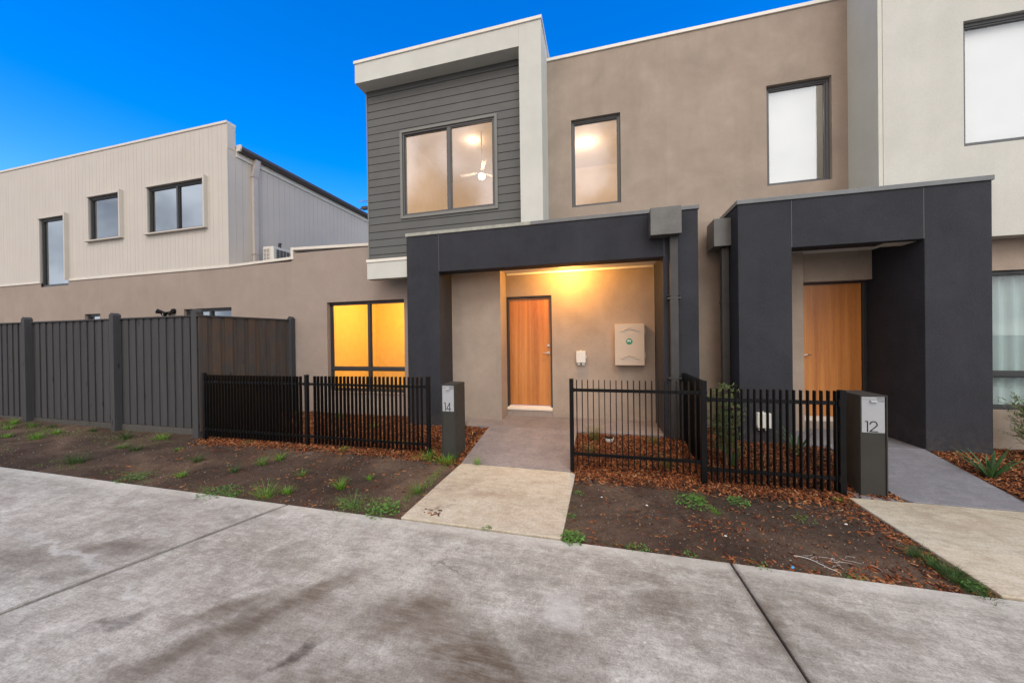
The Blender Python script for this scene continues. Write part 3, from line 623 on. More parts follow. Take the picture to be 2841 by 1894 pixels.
# planted grasses in the mulch of number 14
oneplant('ornamental_grass', blades(MB(), 170, .36, .05, .0022, .55, .14, 5), 'straw', -.12, 5.34, 'tall fine grass clump in the mulch beside the white ringed vent', 'grass plant')
oneplant('ornamental_grass', blades(MB(), 160, .20, .07, .0022, .9, .2, 4), 'straw', .70, 5.36, 'low yellow green grass clump in the mulch under the meter box', 'grass plant')
oneplant('ornamental_grass', blades(MB(), 120, .22, .07, .0022, .9, .2, 4), 'straw', .78, 4.72, 'olive grass clump close behind the pickets near the corner post', 'grass plant')
oneplant('ornamental_grass', blades(MB(), 110, .20, .05, .0022, .9, .2, 4), 'straw', -.17, 4.95, 'small grass clump in the mulch in front of the tall one', 'grass plant')
oneplant('ornamental_grass', blades(MB(), 120, .26, .05, .0022, .6, .16, 4), 'grass_dark', -2.28, 5.42, 'grass clump in the mulch behind letterbox 14', 'grass plant')
oneplant('ornamental_grass', blades(MB(), 90, .20, .06, .0022, .8, .2, 4), 'grass', -5.0, 5.7, 'green grass clump under the lit yellow window', 'grass plant')
oneplant('ornamental_grass', blades(MB(), 80, .18, .06, .0022, .8, .2, 4), 'grass', -3.9, 5.3, 'green grass clump in mulch left of the charcoal column', 'grass plant')
oneplant('ornamental_grass', blades(MB(), 80, .20, .06, .0022, .8, .2, 4), 'grass', -6.1, 5.8, 'grass clump in the corner by the tall paling fence', 'grass plant')
def strap(name, x, y, n, h, w, lab, lean=.75):
    mb = MB()
    for i in range(n):
        a = i * 2.4 + random.uniform(-.3, .3); L = h * random.uniform(.65, 1.05); le = random.uniform(.15, lean); ww = w * random.uniform(.8, 1.15)
        p = Vector((math.cos(a) * .015, math.sin(a) * .015, 0)); d = Vector((math.cos(a) * le, math.sin(a) * le, 1)).normalized(); sd_ = Vector((-math.sin(a), math.cos(a), 0)); m = len(mb.v)
        for k in range(8):
            f = math.sin(min(1, (k + 1.2) / 4) * math.pi / 2) * (1 - (k / 7) ** 3)
            up = d.cross(sd_) * (ww * .35 * f)
            mb.v += [tuple(p - sd_ * ww * f - up), tuple(p), tuple(p + sd_ * ww * f - up)]
            p = p + d * (L / 7); d = (d + Vector((math.cos(a), math.sin(a), -.55)) * .085).normalized()
        for k in range(7):
            b = m + 3 * k; mb.f += [(b, b + 1, b + 4, b + 3), (b + 1, b + 2, b + 5, b + 4)]
    o = link(name, mesh_of(name, mb, (0, 0, 0), M['strap'], True), None, (x, y, gz(x, y) - .01)); return tag(o, lab, 'plant')
strap('strap_leaf_plant', 4.10, 4.98, 22, .40, .015, 'green strap leaved plant at the corner of the charcoal porch column')
strap('strap_leaf_plant', 2.44, 5.30, 12, .46, .012, 'upright strap leaved plant seen through the gate pickets', .4)
strap('strap_leaf_plant', 1.58, 4.9, 12, .30, .011, 'short strap leaved plant at the foot of the tall shrub', .4)
def shrub(x, y, h, nst, lab, spread=.22, low=.15):
    t = thing('shrub', lab, 'shrub', (x, y, gz(x, y))); st = MB(); lv = MB()
    for i in range(nst):
        a = random.uniform(0, 6.283); p = Vector((random.uniform(-.03, .03), random.uniform(-.03, .03), 0)); d = Vector((math.cos(a) * .22, math.sin(a) * .22, 1)).normalized(); L = h * random.uniform(.55, 1.0) / 9
        for k in range(9):
            q = p + d * L; st.tube(p, q, .006 * (1 - k / 11), .006 * (1 - (k + 1) / 11), 5, False)
            if k * L > low * h * .3:
                for b in range(4):
                    aa = random.uniform(0, 6.283); bd = Vector((math.cos(aa), math.sin(aa), random.uniform(.15, .9))).normalized(); bl = spread * random.uniform(.35, .9) * (1 - .4 * k / 9)
                    e_ = q + bd * bl; st.tube(q, e_, .0022, .0009, 3, False)
                    for c in range(11):
                        o = q.lerp(e_, (c + 1.5) / 12); ld = (bd * .8 + Vector((random.uniform(-1, 1), random.uniform(-1, 1), random.uniform(-.6, .9)))).normalized() * random.uniform(.032, .058)
                        sdv = ld.cross(Vector((random.uniform(-1, 1), random.uniform(-1, 1), 1))).normalized() * .0050; m = len(lv.v)
                        lv.v += [tuple(o), tuple(o + ld * .5 + sdv), tuple(o + ld), tuple(o + ld * .5 - sdv)]; lv.f.append((m, m + 1, m + 2, m + 3))
            p = q; d = (d + Vector((random.uniform(-.18, .18), random.uniform(-.18, .18), .05))).normalized()
    part('stem', st, M['stem'], t, at=(0, 0, 0)); part('foliage', lv, M['needle'], t, at=(0, 0, 0))
    for c in t.children: c.location = (0, 0, 0)
    return t
shrub(1.52, 4.92, 1.08, 9, 'slender green shrub behind the gate pickets against the charcoal column', .19)
shrub(5.02, 5.48, .78, 9, 'loose green shrub under the window at the right edge', .36)

# ------------------------------------------------------------------ windows, doors
def window(house, x0, x1, z0, z1, yf, depth=.07, split=None, transom=None, fw=.045, fmat='frame', glass='glass', sash=True, th=.06, label=None):
    """frame flush in its opening, front face at yf+depth; panes are sub-parts"""
    y0 = yf + depth; y1 = y0 + th; mb = MB()
    mb.box(x0 + .002, x0 + fw, y0, y1, z0 + .002, z1 - .002).box(x1 - fw, x1 - .002, y0, y1, z0 + .002, z1 - .002)
    mb.box(x0 + fw, x1 - fw, y0, y1, z0 + .002, z0 + fw).box(x0 + fw, x1 - fw, y0, y1, z1 - fw, z1 - .002)
    zt = z0 + fw
    if transom:
        mb.box(x0 + fw, x1 - fw, y0 - .004, y1, transom - .028, transom + .028)
    if split:
        mb.box(split - .03, split + .03, y0 - .006, y1, (transom + .028) if transom else z0 + fw, z1 - fw)
        if transom: mb.box(split - .022, split + .022, y0 - .002, y1, z0 + fw, transom - .028)
    w = part('window', mb, M[fmat], house, at=(x0, y0, z0), bevel=.003)
    if label: w['label'] = label
    cells = []
    xs = [(x0 + fw, x1 - fw)] if not split else [(x0 + fw, split - .03), (split + .03, x1 - fw)]
    for (a, b) in xs:
        if transom: cells += [(a, b, z0 + fw, transom - .028), (a, b, transom + .028, z1 - fw)]
        else: cells.append((a, b, z0 + fw, z1 - fw))
    for i, (a, b, c, d) in enumerate(cells):
        part('pane', MB().box(a - .004, b + .004, y0 + .034, y0 + .040, c - .004, d + .004), M[glass], w)
        if sash:
            s = .018; q = MB(); e0, e1 = y0 + .012, y0 + .033
            q.box(a, a + s, e0, e1, c, d).box(b - s, b, e0, e1, c, d).box(a + s, b - s, e0, e1, c, c + s).box(a + s, b - s, e0, e1, d - s, d)
            part('sash', q, M[fmat], w, bevel=.002)
    return w
def room(house, x0, x1, y0, y1, z0, z1, mat='room', floor='carpet'):
    mb = MB()
    mb.quad((x0, y1, z0), (x1, y1, z0), (x1, y1, z1), (x0, y1, z1)).quad((x0, y0, z0), (x0, y1, z0), (x0, y1, z1), (x0, y0, z1))
    mb.quad((x1, y1, z0), (x1, y0, z0), (x1, y0, z1), (x1, y1, z1)).quad((x0, y1, z1), (x1, y1, z1), (x1, y0, z1), (x0, y0, z1))
    part('room_wall', mb, M[mat], house)
    part('room_floor', MB().quad((x0, y0, z0), (x1, y0, z0), (x1, y1, z0), (x0, y1, z0)), M[floor], house)
def strips(a, b, c, d, yf, yb, holes, hgap):
    """one board a..b (x) by c..d (z), cut round the openings; returns a list of MB, one for each piece"""
    xs = sorted({a, b, *[h[0] for h in holes if a < h[0] < b], *[h[1] for h in holes if a < h[1] < b]})
    zs = sorted({c, d, *[h[2] for h in holes if c < h[2] < d], *[h[3] for h in holes if c < h[3] < d]})
    rects = {(i, j) for i in range(len(xs) - 1) for j in range(len(zs) - 1)
             if not any(h[0] - 1e-6 < (xs[i] + xs[i + 1]) / 2 < h[1] + 1e-6 and h[2] - 1e-6 < (zs[j] + zs[j + 1]) / 2 < h[3] + 1e-6 for h in holes)}
    out = []
    while rects:
        st = [rects.pop()]; comp = list(st)
        while st:
            i, j = st.pop()
            for n in ((i + 1, j), (i - 1, j), (i, j + 1), (i, j - 1)):
                if n in rects: rects.remove(n); st.append(n); comp.append(n)
        cs = set(comp)
        hol = [(xs[i], xs[i + 1], zs[j], zs[j + 1]) for i in range(len(xs) - 1) for j in range(len(zs) - 1) if (i, j) not in cs]
        out.append(MB().wall(a, b, c, d, yf, yb, hol))
    return out
def numeral(mb, strokes, ox, oz, s, y, w=.010, d=.004):
    """strokes: polylines in a unit box, built as thin raised ribbons"""
    for st in strokes:
        pts = [Vector((ox + p[0] * s, 0, oz + p[1] * s)) for p in st]
        for i in range(len(pts) - 1):
            a, b = pts[i], pts[i + 1]; t = (b - a).normalized(); n = Vector((-t.z, 0, t.x)) * w / 2; ex = t * w * .42
            q = [a - ex - n, b + ex - n, b + ex + n, a - ex + n]; mb.extr([(v.x, v.z) for v in q], y - d - .00012 * (i % 3), y)
    return mb
ONE = [[(0, .98), (.17, .98), (.17, 0)]]
TWO = [[(.0, .74)] + [(.29 + .27 * math.cos(RAD(t)), .71 + .27 * math.sin(RAD(t))) for t in range(165, -41, -15)] + [(.0, .02), (.60, .02)]]
FOUR = [[(.44, -.05), (.44, .98), (.0, .22), (.58, .22)]]
def text_mesh(txt, size, mat, name, parent, loc, depth=.0006, bold=0, shear=0):
    cu = bpy.data.curves.new(name, 'FONT'); cu.body = txt; cu.size = size; cu.extrude = depth; cu.offset = bold; cu.shear = shear; cu.align_x = 'CENTER'
    tmp = bpy.data.objects.new('tmp', cu); COL.objects.link(tmp); dg = bpy.context.evaluated_depsgraph_get()
    me = bpy.data.meshes.new_from_object(tmp.evaluated_get(dg)); bpy.data.objects.remove(tmp); me.name = name
    me.transform(Matrix.Rotation(RAD(90), 4, 'X')); me.materials.clear(); me.materials.append(mat)
    return link(name, me, parent, loc)

# ================================================================== HOUSE 14
H14 = thing('house', 'two storey tan townhouse with cream framed grey weatherboard box and charcoal entry porch, number 14', 'house', (-1.5, 6.3, -1.5))
X14R = 1.105                                # party line, a control joint in the upper wall
wins14 = [(-.485, .351, 2.340, 3.890)]
YT = 6.28
part('upper_wall', MB().wall(-1.0, X14R - .003, 1.86, 5.01, YT, YT + .22, wins14), M['tan'], H14)
part('roof_cap', MB().box(-.905, X14R, YT - .02, YT + .26, 5.01, 5.065), M['cap_white'], H14, bevel=.004)
part('control_joint', MB().box(X14R - .003, X14R + .003, YT + .002, YT + .05, 1.90, 5.01), M['sealant_tan'], H14)
window(H14, *wins14[0], YT, .05, fw=.04, label='tall narrow upstairs window with warm lit room behind')
room(H14, -1.0, 1.05, YT + .221, 9.6, 1.86, 4.62)
# weatherboard box
YC = 5.89
part('box_backing', MB().wall(-4.36, -1.2, 1.50, 4.88, YC + .024, YC + .15, [(-3.66, -1.75, 2.33, 3.975)]), M['board_gap'], H14)
WH = (-3.672, -1.742, 2.318, 3.988)
k = 0; zb = 1.535; pitch = .1462
while zb < 4.86:
    for mb in strips(-4.375, -1.279, zb + .006, min(zb + pitch - .006, 4.868), YC, YC + .022, [WH], 0):
        part('weatherboard', mb, M['board'], H14, at=(-2.8, YC, zb), bevel=.0015)
    zb += pitch
part('corner_bead', MB().box(-4.40, -4.378, YC - .008, YC + .10, 1.535, 4.868), M['trim'], H14)
part('box_side_wall', MB().box(-4.385, -4.30, YC + .101, 10.5, 1.5, 5.0), M['board'], H14)
# architrave, frame, panes of the big window
a0, a1, c0_, c1_ = WH
tr = part('window', MB().box(a0, a0 + .05, YC - .022, YC + .02, c0_, c1_).box(a1 - .05, a1, YC - .022, YC + .02, c0_, c1_)
          .box(a0 + .05, a1 - .05, YC - .022, YC + .02, c1_ - .05, c1_).box(a0 + .05, a1 - .05, YC - .022, YC + .02, c0_, c0_ + .05), M['trim'], H14, at=(a0, YC, c0_), bevel=.004)
tr['label'] = 'wide two pane upstairs window with a lit bedroom behind'
fx0, fx1, fz0, fz1 = a0 + .052, a1 - .052, c0_ + .052, c1_ - .052
part('frame', MB().box(fx0, fx0 + .032, YC + .0, YC + .07, fz0, fz1).box(fx1 - .032, fx1, YC, YC + .07, fz0, fz1).box(fx0 + .032, fx1 - .032, YC, YC + .07, fz1 - .032, fz1)
     .box(fx0 + .032, fx1 - .032, YC, YC + .07, fz0, fz0 + .032).box(-2.705, -2.64, YC - .002, YC + .07, fz0 + .032, fz1 - .032), M['frame'], tr, bevel=.003)
for (xa, xb, yy) in ((fx0 + .03, -2.704, .045), (-2.641, fx1 - .03, .03)):
    part('pane', MB().box(xa, xb, YC + yy, YC + yy + .006, fz0 + .03, fz1 - .03), M['glass'], tr)
    s = .02; q = MB(); e0, e1 = YC + yy - .02, YC + yy - .002
    q.box(xa, xa + s, e0, e1, fz0 + .03, fz1 - .03).box(xb - s, xb, e0, e1, fz0 + .03, fz1 - .03).box(xa + s, xb - s, e0, e1, fz0 + .03, fz0 + .03 + s).box(xa + s, xb - s, e0, e1, fz1 - .03 - s, fz1 - .03)
    part('sash', q, M['frame'], tr, bevel=.002)
room(H14, -4.2, -1.3, YC + .151, 9.4, 1.9, 4.60)
# cream surround
YF = 5.64
part('cream_surround', MB().box(-4.455, -1.281, YF, 6.3, 4.865, 5.225), M['cream'], H14)
part('cream_surround', MB().box(-1.278, -.905, YF, YT - .002, 1.90, 5.225), M['cream'], H14)
part('control_joint', MB().box(-1.2815, -1.2775, YF + .002, 6.2, 4.866, 5.224), M['sealant_tan'], H14)
part('roof_cap', MB().box(-4.472, -.888, YF - .018, 9.5, 5.225, 5.28), M['cap_white'], H14, bevel=.004)
part('box_roof', MB().box(-4.40, -.95, 6.31, 9.5, 4.9, 5.222), M['cream'], H14)
# white ledge under the box
part('ledge', MB().box(-4.25, -3.379, YF, YF + .165, 1.168, 1.478), M['cream'], H14)
part('ledge_cap', MB().box(-4.262, -3.379, YF - .014, YC - .002, 1.478, 1.532), M['cap_white'], H14, bevel=.003)
# single-storey wing wall with the lit window
YW = 6.11
yel = (-5.60, -3.775, -1.03, .835)
gwin = (-9.72, -8.225, -.30, .835); swin = (-13.33, -12.70, -.2, .828)
part('wing_wall', MB().wall(-6.493, -2.72, -1.9, 1.93, YW, YW + .2, [yel]), M['tan_low'], H14)
capz = lambda x: 1.945 + (x + 4.4) * (-.030)
part('parapet_cap', MB().extr([(-6.505, capz(-6.5) - .01), (-4.40, capz(-4.4) - .01), (-4.40, capz(-4.4) + .05), (-6.505, capz(-6.5) + .05)], YW - .02, YW + .25)
     .box(-6.505, -6.44, YW - .02, YW + .25, 1.80, capz(-6.5) - .011), M['cap_cream'], H14, bevel=.004)
part('control_joint', MB().box(-6.499, -6.493, YW + .002, YW + .1, -1.6, 1.80), M['sealant_tan'], H14)
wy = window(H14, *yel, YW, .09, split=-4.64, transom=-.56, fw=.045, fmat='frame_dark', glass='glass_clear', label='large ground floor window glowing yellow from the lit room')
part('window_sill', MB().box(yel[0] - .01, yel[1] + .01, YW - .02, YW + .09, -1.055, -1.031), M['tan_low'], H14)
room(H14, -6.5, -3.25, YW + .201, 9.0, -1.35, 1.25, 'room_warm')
# inner porch walls
Y0 = 6.5
part('porch_wall', MB().box(-2.741, -1.79, YW - .001, Y0 + .15, -1.9, 1.36), M['tan'], H14)
DO = (-1.79, -.905, -1.30, .83)
part('porch_wall', MB().wall(-1.789, .93, -1.9, 1.36, Y0, Y0 + .2, [DO]), M['tan'], H14)
for jb in ((-.908, -.903, Y0 - .001, Y0 + .02, .84, 1.275), (.8885, .8955, Y0 - .012, Y0 - .002, -1.45, 1.27), (-2.744, -2.736, YW - .012, YW - .002, -1.45, 1.204)): part('control_joint', MB().box(*jb), M['sealant_tan'], H14)
dr = part('door', MB().box(-1.747, -.940, Y0 + .075, Y0 + .115, -1.262, .797), M['door'], H14, at=(-1.35, Y0 + .09, -1.3), bevel=.002)
dr['label'] = 'orange brown timber veneer front door'
part('door_frame', MB().box(-1.788, -1.752, Y0 + .02, Y0 + .13, -1.299, .829).box(-.935, -.906, Y0 + .02, Y0 + .13, -1.299, .829).box(-1.752, -.935, Y0 + .02, Y0 + .13, .802, .829), M['frame_dark'], H14, bevel=.002)
part('door_sill', MB().extx([(Y0 - .035, -1.345), (Y0 + .14, -1.345), (Y0 + .14, -1.268), (Y0 + .06, -1.272), (Y0 - .035, -1.318)], -1.785, -.908), M['sill'], H14, bevel=.002)
part('door_step', MB().box(-1.788, -.908, Y0 - .02, Y0 + .002, -1.46, -1.347), M['tan_low'], H14)
def handle(door, x, z, y, sgn):
    mb = MB().tube((x, y, z), (x, y - .014, z), .026, n=20).tube((x, y - .014, z), (x, y - .045, z), .010, n=10)
    mb.tube((x, y - .045, z), (x + sgn * .055, y - .048, z + .002), .010, .0085, 10).tube((x + sgn * .055, y - .048, z + .002), (x + sgn * .112, y - .040, z - .004), .0085, .006, 10)
    part('handle', mb, M['steel'], door, smooth=False)
    lk = MB().tube((x, y, z + .142), (x, y - .016, z + .142), .027, .024, 20).tube((x, y - .016, z + .142), (x, y - .022, z + .142), .013, .012, 14)
    part('lock', lk, M['steel'], door)
handle(dr, -.982, -.255, Y0 + .075, -1)
# porch ceiling
part('porch_ceiling', MB().box(-1.788, .93, 5.853, Y0 - .001, 1.278, 1.34).box(-2.74, -1.788, 5.853, YW - .003, 1.278, 1.34), M['ceiling'], H14)
part('cornice', MB().box(-1.77, .89, Y0 - .03, Y0 - .003, 1.235, 1.276), M['ceiling'], H14, bevel=.008)
# charcoal portal
YB = 5.57
part('porch_column', MB().box(-3.375, -2.748, YB, 6.10, -1.9, 1.865), M['charcoal'], H14, bevel=.006)
part('porch_column', MB().box(.9135, 1.372, YB, YT - .001, -1.9, 1.865), M['charcoal'], H14, bevel=.006)
part('porch_beam', MB().box(-2.744, .9095, YB, YB + .28, 1.206, 1.865), M['charcoal'], H14, bevel=.006)
part('porch_inner_face', MB().box(.896, .913, YB + .004, 6.49, -1.9, 1.272), M['charcoal'], H14)
for xj in (-2.748, .9095): part('control_joint', MB().box(xj, xj + .004, YB + .002, YB + .05, 1.21, 1.862), M['sealant'], H14)
part('porch_roof', MB().box(-3.30, 1.30, YB + .1, YT - .001, 1.40, 1.80), M['charcoal'], H14)
part('porch_cap', MB().box(-3.388, -1.1, YB - .016, YT - .002, 1.865, 1.922), M['cap_green'], H14, bevel=.004)
part('porch_cap', MB().box(-1.098, 1.388, YB - .016, YT - .002, 1.865, 1.922), M['cap_grey'], H14, bevel=.004)
part('porch_slab', MB().box(-2.745, .894, 5.58, 6.62, -1.85, -1.457), M['lilac'], H14, bevel=.007)
part('downlight', MB().tube((-.55, 6.03, 1.2795), (-.55, 6.03, 1.2765), .055, .052, 24), M['lamp_porch'], H14)
# lamps inside and in the porch
def lamp(name, loc, col, w, r=.05, spot=None):
    d = bpy.data.lights.new(name, 'SPOT' if spot else 'POINT'); d.energy = w; d.color = col; d.shadow_soft_size = r
    if spot: d.spot_size = RAD(spot); d.spot_blend = .6
    o = bpy.data.objects.new(name, d); COL.objects.link(o); o.location = loc; return o
lamp('porch_light', (-.55, 6.03, 1.262), (1, .46, .10), 125, .012)
lamp('yellow_room_light', (-4.9, 7.6, 1.15), (1, .58, .14), 170, .12)
lamp('bedroom_light', (-2.53, 7.3, 3.53), (1, .66, .42), 27, .03)
lamp('bedroom_light', (-2.805, 7.55, 4.47), (1, .66, .42), 8, .02)
lamp('small_room_light', (-.34, 8.4, 4.40), (1, .66, .42), 20, .03)
part('ceiling_downlight', MB().tube((-2.805, 7.55, 4.597), (-2.805, 7.55, 4.585), .05, n=20), M['lamp'], H14)
part('ceiling_downlight', MB().tube((-.34, 8.4, 4.617), (-.34, 8.4, 4.605), .05, n=20), M['lamp'], H14)
fan = thing('ceiling_fan', 'white ceiling fan with a glowing globe inside the wide upstairs window', 'fan', (-2.53, 7.3, 4.6))
part('rod', MB().tube((-2.53, 7.3, 4.6), (-2.53, 7.3, 3.76), .012), M['white_plastic'], fan)
part('motor', MB().tube((-2.53, 7.3, 3.77), (-2.53, 7.3, 3.70), .05, .075, 20).tube((-2.53, 7.3, 3.70), (-2.53, 7.3, 3.66), .075, .07, 20), M['white_plastic'], fan)
part('globe', MB().tube((-2.53, 7.3, 3.659), (-2.53, 7.3, 3.60), .07, .075, 20).tube((-2.53, 7.3, 3.60), (-2.53, 7.3, 3.565), .075, .05, 20), M['lamp'], fan)
for kk in range(3):
    a = RAD(175 + 120 * kk); u = Vector((math.cos(a), math.sin(a), 0)); v = Vector((-math.sin(a), math.cos(a), 0)); c = Vector((-2.53, 7.3, 3.71)); mb = MB()
    P_ = [c + u * .07 - v * .03, c + u * .52 - v * .05 - Vector((0, 0, .012)), c + u * .52 + v * .05 + Vector((0, 0, .012)), c + u * .07 + v * .03]
    mb.v = [tuple(q) for q in P_] + [tuple(q + Vector((0, 0, .008))) for q in P_]; mb.f = [(0, 3, 2, 1), (4, 5, 6, 7), (0, 1, 5, 4), (1, 2, 6, 5), (2, 3, 7, 6), (3, 0, 4, 7)]
    part('blade', mb, M['white_plastic'], fan)

# ================================================================== HOUSE 12
H12 = thing('house', 'two storey tan townhouse with cream bay and charcoal entry porch at the right, number 12', 'house', (3.5, 6.3, -1.5))
w3 = (2.535, 3.385, 2.352, 3.912)
part('upper_wall', MB().wall(X14R + .003, 3.75, 1.858, 5.01, YT, YT + .22, [w3]), M['tan'], H12)
part('lower_wall', MB().wall(1.373, 3.0, -1.9, 1.852, YT, YT + .2), M['tan'], H12)
part('control_joint', MB().box(1.375, 1.88, YT + .003, YT + .05, 1.852, 1.858), M['sealant_tan'], H12)
part('roof_cap', MB().box(X14R + .002, 4.6, YT - .02, YT + .26, 5.01, 5.065), M['cap_white'], H12, bevel=.004)
window(H12, *w3, YT, .06, fw=.042, glass='glass', label='upstairs window with a drawn white blind')
part('roller_blind', MB().box(w3[0] + .03, w3[1] - .14, YT + .135, YT + .140, w3[2] + .02, w3[3] - .02), M['blind'], H12)
room(H12, 1.2, 3.6, YT + .221, 9.4, 1.9, 4.6)
w4 = (4.455, 6.05, 2.362, 3.934)
YR = 5.69
part('cream_bay', MB().wall(3.632, 8.5, 1.208, 5.9, YR, YR + .22, [w4]), M['cream'], H12)
part('bay_side', MB().box(3.583, 3.629, YR + .004, YT - .001, 1.86, 5.9), M['olive'], H12)
part('bay_side', MB().box(3.632, 3.66, YR + .221, YT - .001, 1.86, 5.9), M['olive'], H12)
part('bay_soffit', MB().box(4.625, 8.5, YR + .221, 6.4, 1.209, 1.30), M['cream'], H12)
window(H12, *w4, YR, .05, fw=.045, glass='glass_blind', label='large upstairs window with drawn white blind at the right edge')
part('roller_blind', MB().box(w4[0] + .03, w4[1] - .03, YR + .135, YR + .140, w4[2] + .02, w4[3] - .02), M['blind'], H12)
room(H12, 3.67, 8.4, YR + .221, 9.0, 1.9, 5.0, 'room')
w5 = (4.66, 6.6, -.99, .81)
part('lower_wall', MB().wall(4.621, 8.5, -1.9, 1.208, 5.9, 6.1, [w5]), M['tan'], H12)
window(H12, *w5, 5.9, .06, split=None, transom=-.53, fw=.045, fmat='frame_dark', glass='glass_pale', label='ground floor window with pale curtain at the right edge')
cur = MB(); n = 90
for i in range(n):
    xa = w5[0] + .02 + (w5[1] - w5[0] - .04) * i / n; xb = w5[0] + .02 + (w5[1] - w5[0] - .04) * (i + 1) / n
    ya = 6.075 + .02 * math.sin(i * .9); yb_ = 6.075 + .02 * math.sin((i + 1) * .9); cur.quad((xa, ya, -.98), (xb, yb_, -.98), (xb, yb_, .80), (xa, ya, .80))
part('curtain', cur, M['blind'], H12)
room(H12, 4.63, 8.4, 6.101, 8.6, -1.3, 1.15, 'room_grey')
# charcoal portal 12
part('porch_column', MB().box(1.882, 2.533, YB, YT - .001, -1.9, 1.865), M['charcoal'], H12, bevel=.006)
part('porch_column', MB().box(3.968, 4.620, YB, 6.6, -1.9, 1.865), M['charcoal'], H12, bevel=.006)
part('porch_beam', MB().box(2.537, 3.964, YB, YB + .28, 1.210, 1.865), M['charcoal'], H12, bevel=.006)
for xj in (2.533, 3.964): part('control_joint', MB().box(xj, xj + .004, YB + .002, YB + .05, 1.214, 1.862), M['sealant'], H12)
part('porch_roof', MB().box(1.95, 4.55, YB + .1, YR - .001, 1.40, 1.80), M['charcoal'], H12)
part('porch_cap', MB().prism([(1.866, YB - .016), (4.636, YB - .016), (4.636, YR - .002), (3.58, YR - .002), (3.58, YT - .002), (1.866, YT - .002)], 1.865, 1.925), M['cap_grey'], H12, bevel=.004)
part('porch_wall', MB().box(2.54, 3.085, 6.45, 6.62, -1.9, 1.34), M['tan'], H12)
part('lintel', MB().box(3.088, 3.966, 6.45, 6.62, .845, 1.34), M['tan'], H12)
part('porch_ceiling', MB().box(2.537, 3.966, 5.853, 6.449, 1.285, 1.34), M['ceiling'], H12)
d12 = part('door', MB().box(3.09, 3.915, 6.60, 6.64, -1.275, .815), M['door'], H12, at=(3.5, 6.62, -1.3), bevel=.002)
d12['label'] = 'orange brown timber veneer front door with visible stripes'
part('door_frame', MB().box(3.918, 3.964, 6.56, 6.66, -1.31, .843).box(3.088, 3.918, 6.57, 6.66, .818, .843), M['frame_dark'], H12, bevel=.002)
part('door_sill', MB().extx([(6.50, -1.345), (6.67, -1.345), (6.67, -1.278), (6.58, -1.282), (6.50, -1.320)], 3.088, 3.962), M['sill'], H12, bevel=.002)
part('door_step', MB().box(3.088, 3.964, 6.48, 6.64, -1.46, -1.347), M['tan_low'], H12)
handle(d12, 3.125, -.30, 6.60, 1)
part('porch_slab', MB().box(2.535, 3.966, 5.562, 6.62, -1.85, -1.460), M['bluegrey'], H12, bevel=.006)
lamp('blind_room_fill', (2.6, 8.0, 4.2), (1, .95, .88), 18, .1)  # unseen fill lamp behind the drawn blind, without a fitting

# ================================================================== LEFT BUILDING
HL = thing('house', 'cream vertical board clad upper storey over a long taupe wall at the left', 'house', (-12, 6.3, -1.5))
YU = 6.11
W1, W2, W3 = (-15.17, -13.97, 1.64, 3.53), (-13.10, -11.80, 2.75, 3.895), (-10.89, -8.94, 2.74, 3.885)
def capl(x): return interp(x, [-18, -8.28, -6.5], [1.80, 1.80, 1.855])
part('ground_floor_wall', MB().wall(-18.5, -6.499, -1.9, 1.76, YW, YW + .2, [(W1[0], W1[1], W1[2], 1.77), gwin, swin]), M['tan_low'], HL)
part('parapet_cap', MB().box(-18.5, W1[0] - .01, YW - .02, YW + .05, 1.745, 1.80), M['cap_cream'], HL, bevel=.004)
part('parapet_cap', MB().extr([(W1[1] + .01, 1.745), (-8.28, 1.745), (-6.506, 1.80), (-6.506, 1.858), (-8.28, 1.803), (W1[1] + .01, 1.803)], YW - .02, YW + .26), M['cap_cream'], HL, bevel=.004)
for x in (-12.72, -9.76): part('control_joint', MB().box(x - .003, x + .003, YW - .0015, YW + .02, -1.5, 1.74), M['sealant_tan'], HL)
UH = [(w[0] - .05, w[1] + .05, w[2] - .05, w[3] + .05) for w in (W1, W2, W3)]
part('cladding_backing', MB().wall(-18.5, -8.285, 1.60, 5.06, YU + .016, YU + .18, [W1, W2, W3]), M['clad_gap'], HL)
xb = -8.281; k = 0
while xb > -17.6:
    wd = .110 if k % 2 else .170
    for mb in strips(xb - wd + .004, xb, 1.804, 5.055, YU, YU + .016, [W1, W2, W3], 0):
        part('cladding_board', mb, M['clad'], HL, at=(xb, YU, 1.8))
    xb -= wd; k += 1
part('roof_cap', MB().box(-18.5, -8.265, YU - .018, YU + .20, 5.056, 5.112), M['cap_cream'], HL, bevel=.004)
part('parapet_return', MB().box(-8.284, -8.262, YU + .002, YU + .185, 4.50, 5.055), M['clad'], HL)
part('corner_bead', MB().box(-8.281, -8.265, YU - .006, YU + .016, 1.804, 4.50), M['clad'], HL)
yb2 = YU + .017; k = 0
while yb2 < 11.9:
    part('cladding_board', MB().box(-8.283, -8.268, yb2, yb2 + .157, 1.50, 4.50), M['clad_side'], HL, at=(-8.28, yb2, 1.5)); yb2 += .162
part('side_backing', MB().box(-8.40, -8.284, YU + .19, 12, 1.5, 4.50), M['clad_gap'], HL)
part('fascia', MB().box(-8.267, -8.245, YU + .19, 12, 4.37, 4.57), M['cap_cream'], HL)
gut = MB().extr([(-8.244, 4.50), (-8.15, 4.50), (-8.115, 4.56), (-8.115, 4.62), (-8.128, 4.62), (-8.135, 4.565), (-8.16, 4.515), (-8.244, 4.515)], YU + .22, 12)
part('gutter', gut, M['gutter'], HL)
part('gutter_stop', MB().extr([(-8.244, 4.495), (-8.145, 4.495), (-8.11, 4.56), (-8.11, 4.64), (-8.244, 4.64)], YU + .185, YU + .22), M['cap_cream'], HL, bevel=.003)
part('roof', MB().extr([(-8.20, 4.62), (-8.20, 4.645), (-13, 5.02), (-13, 4.99)], YU + .26, 12), M['gutter'], HL)
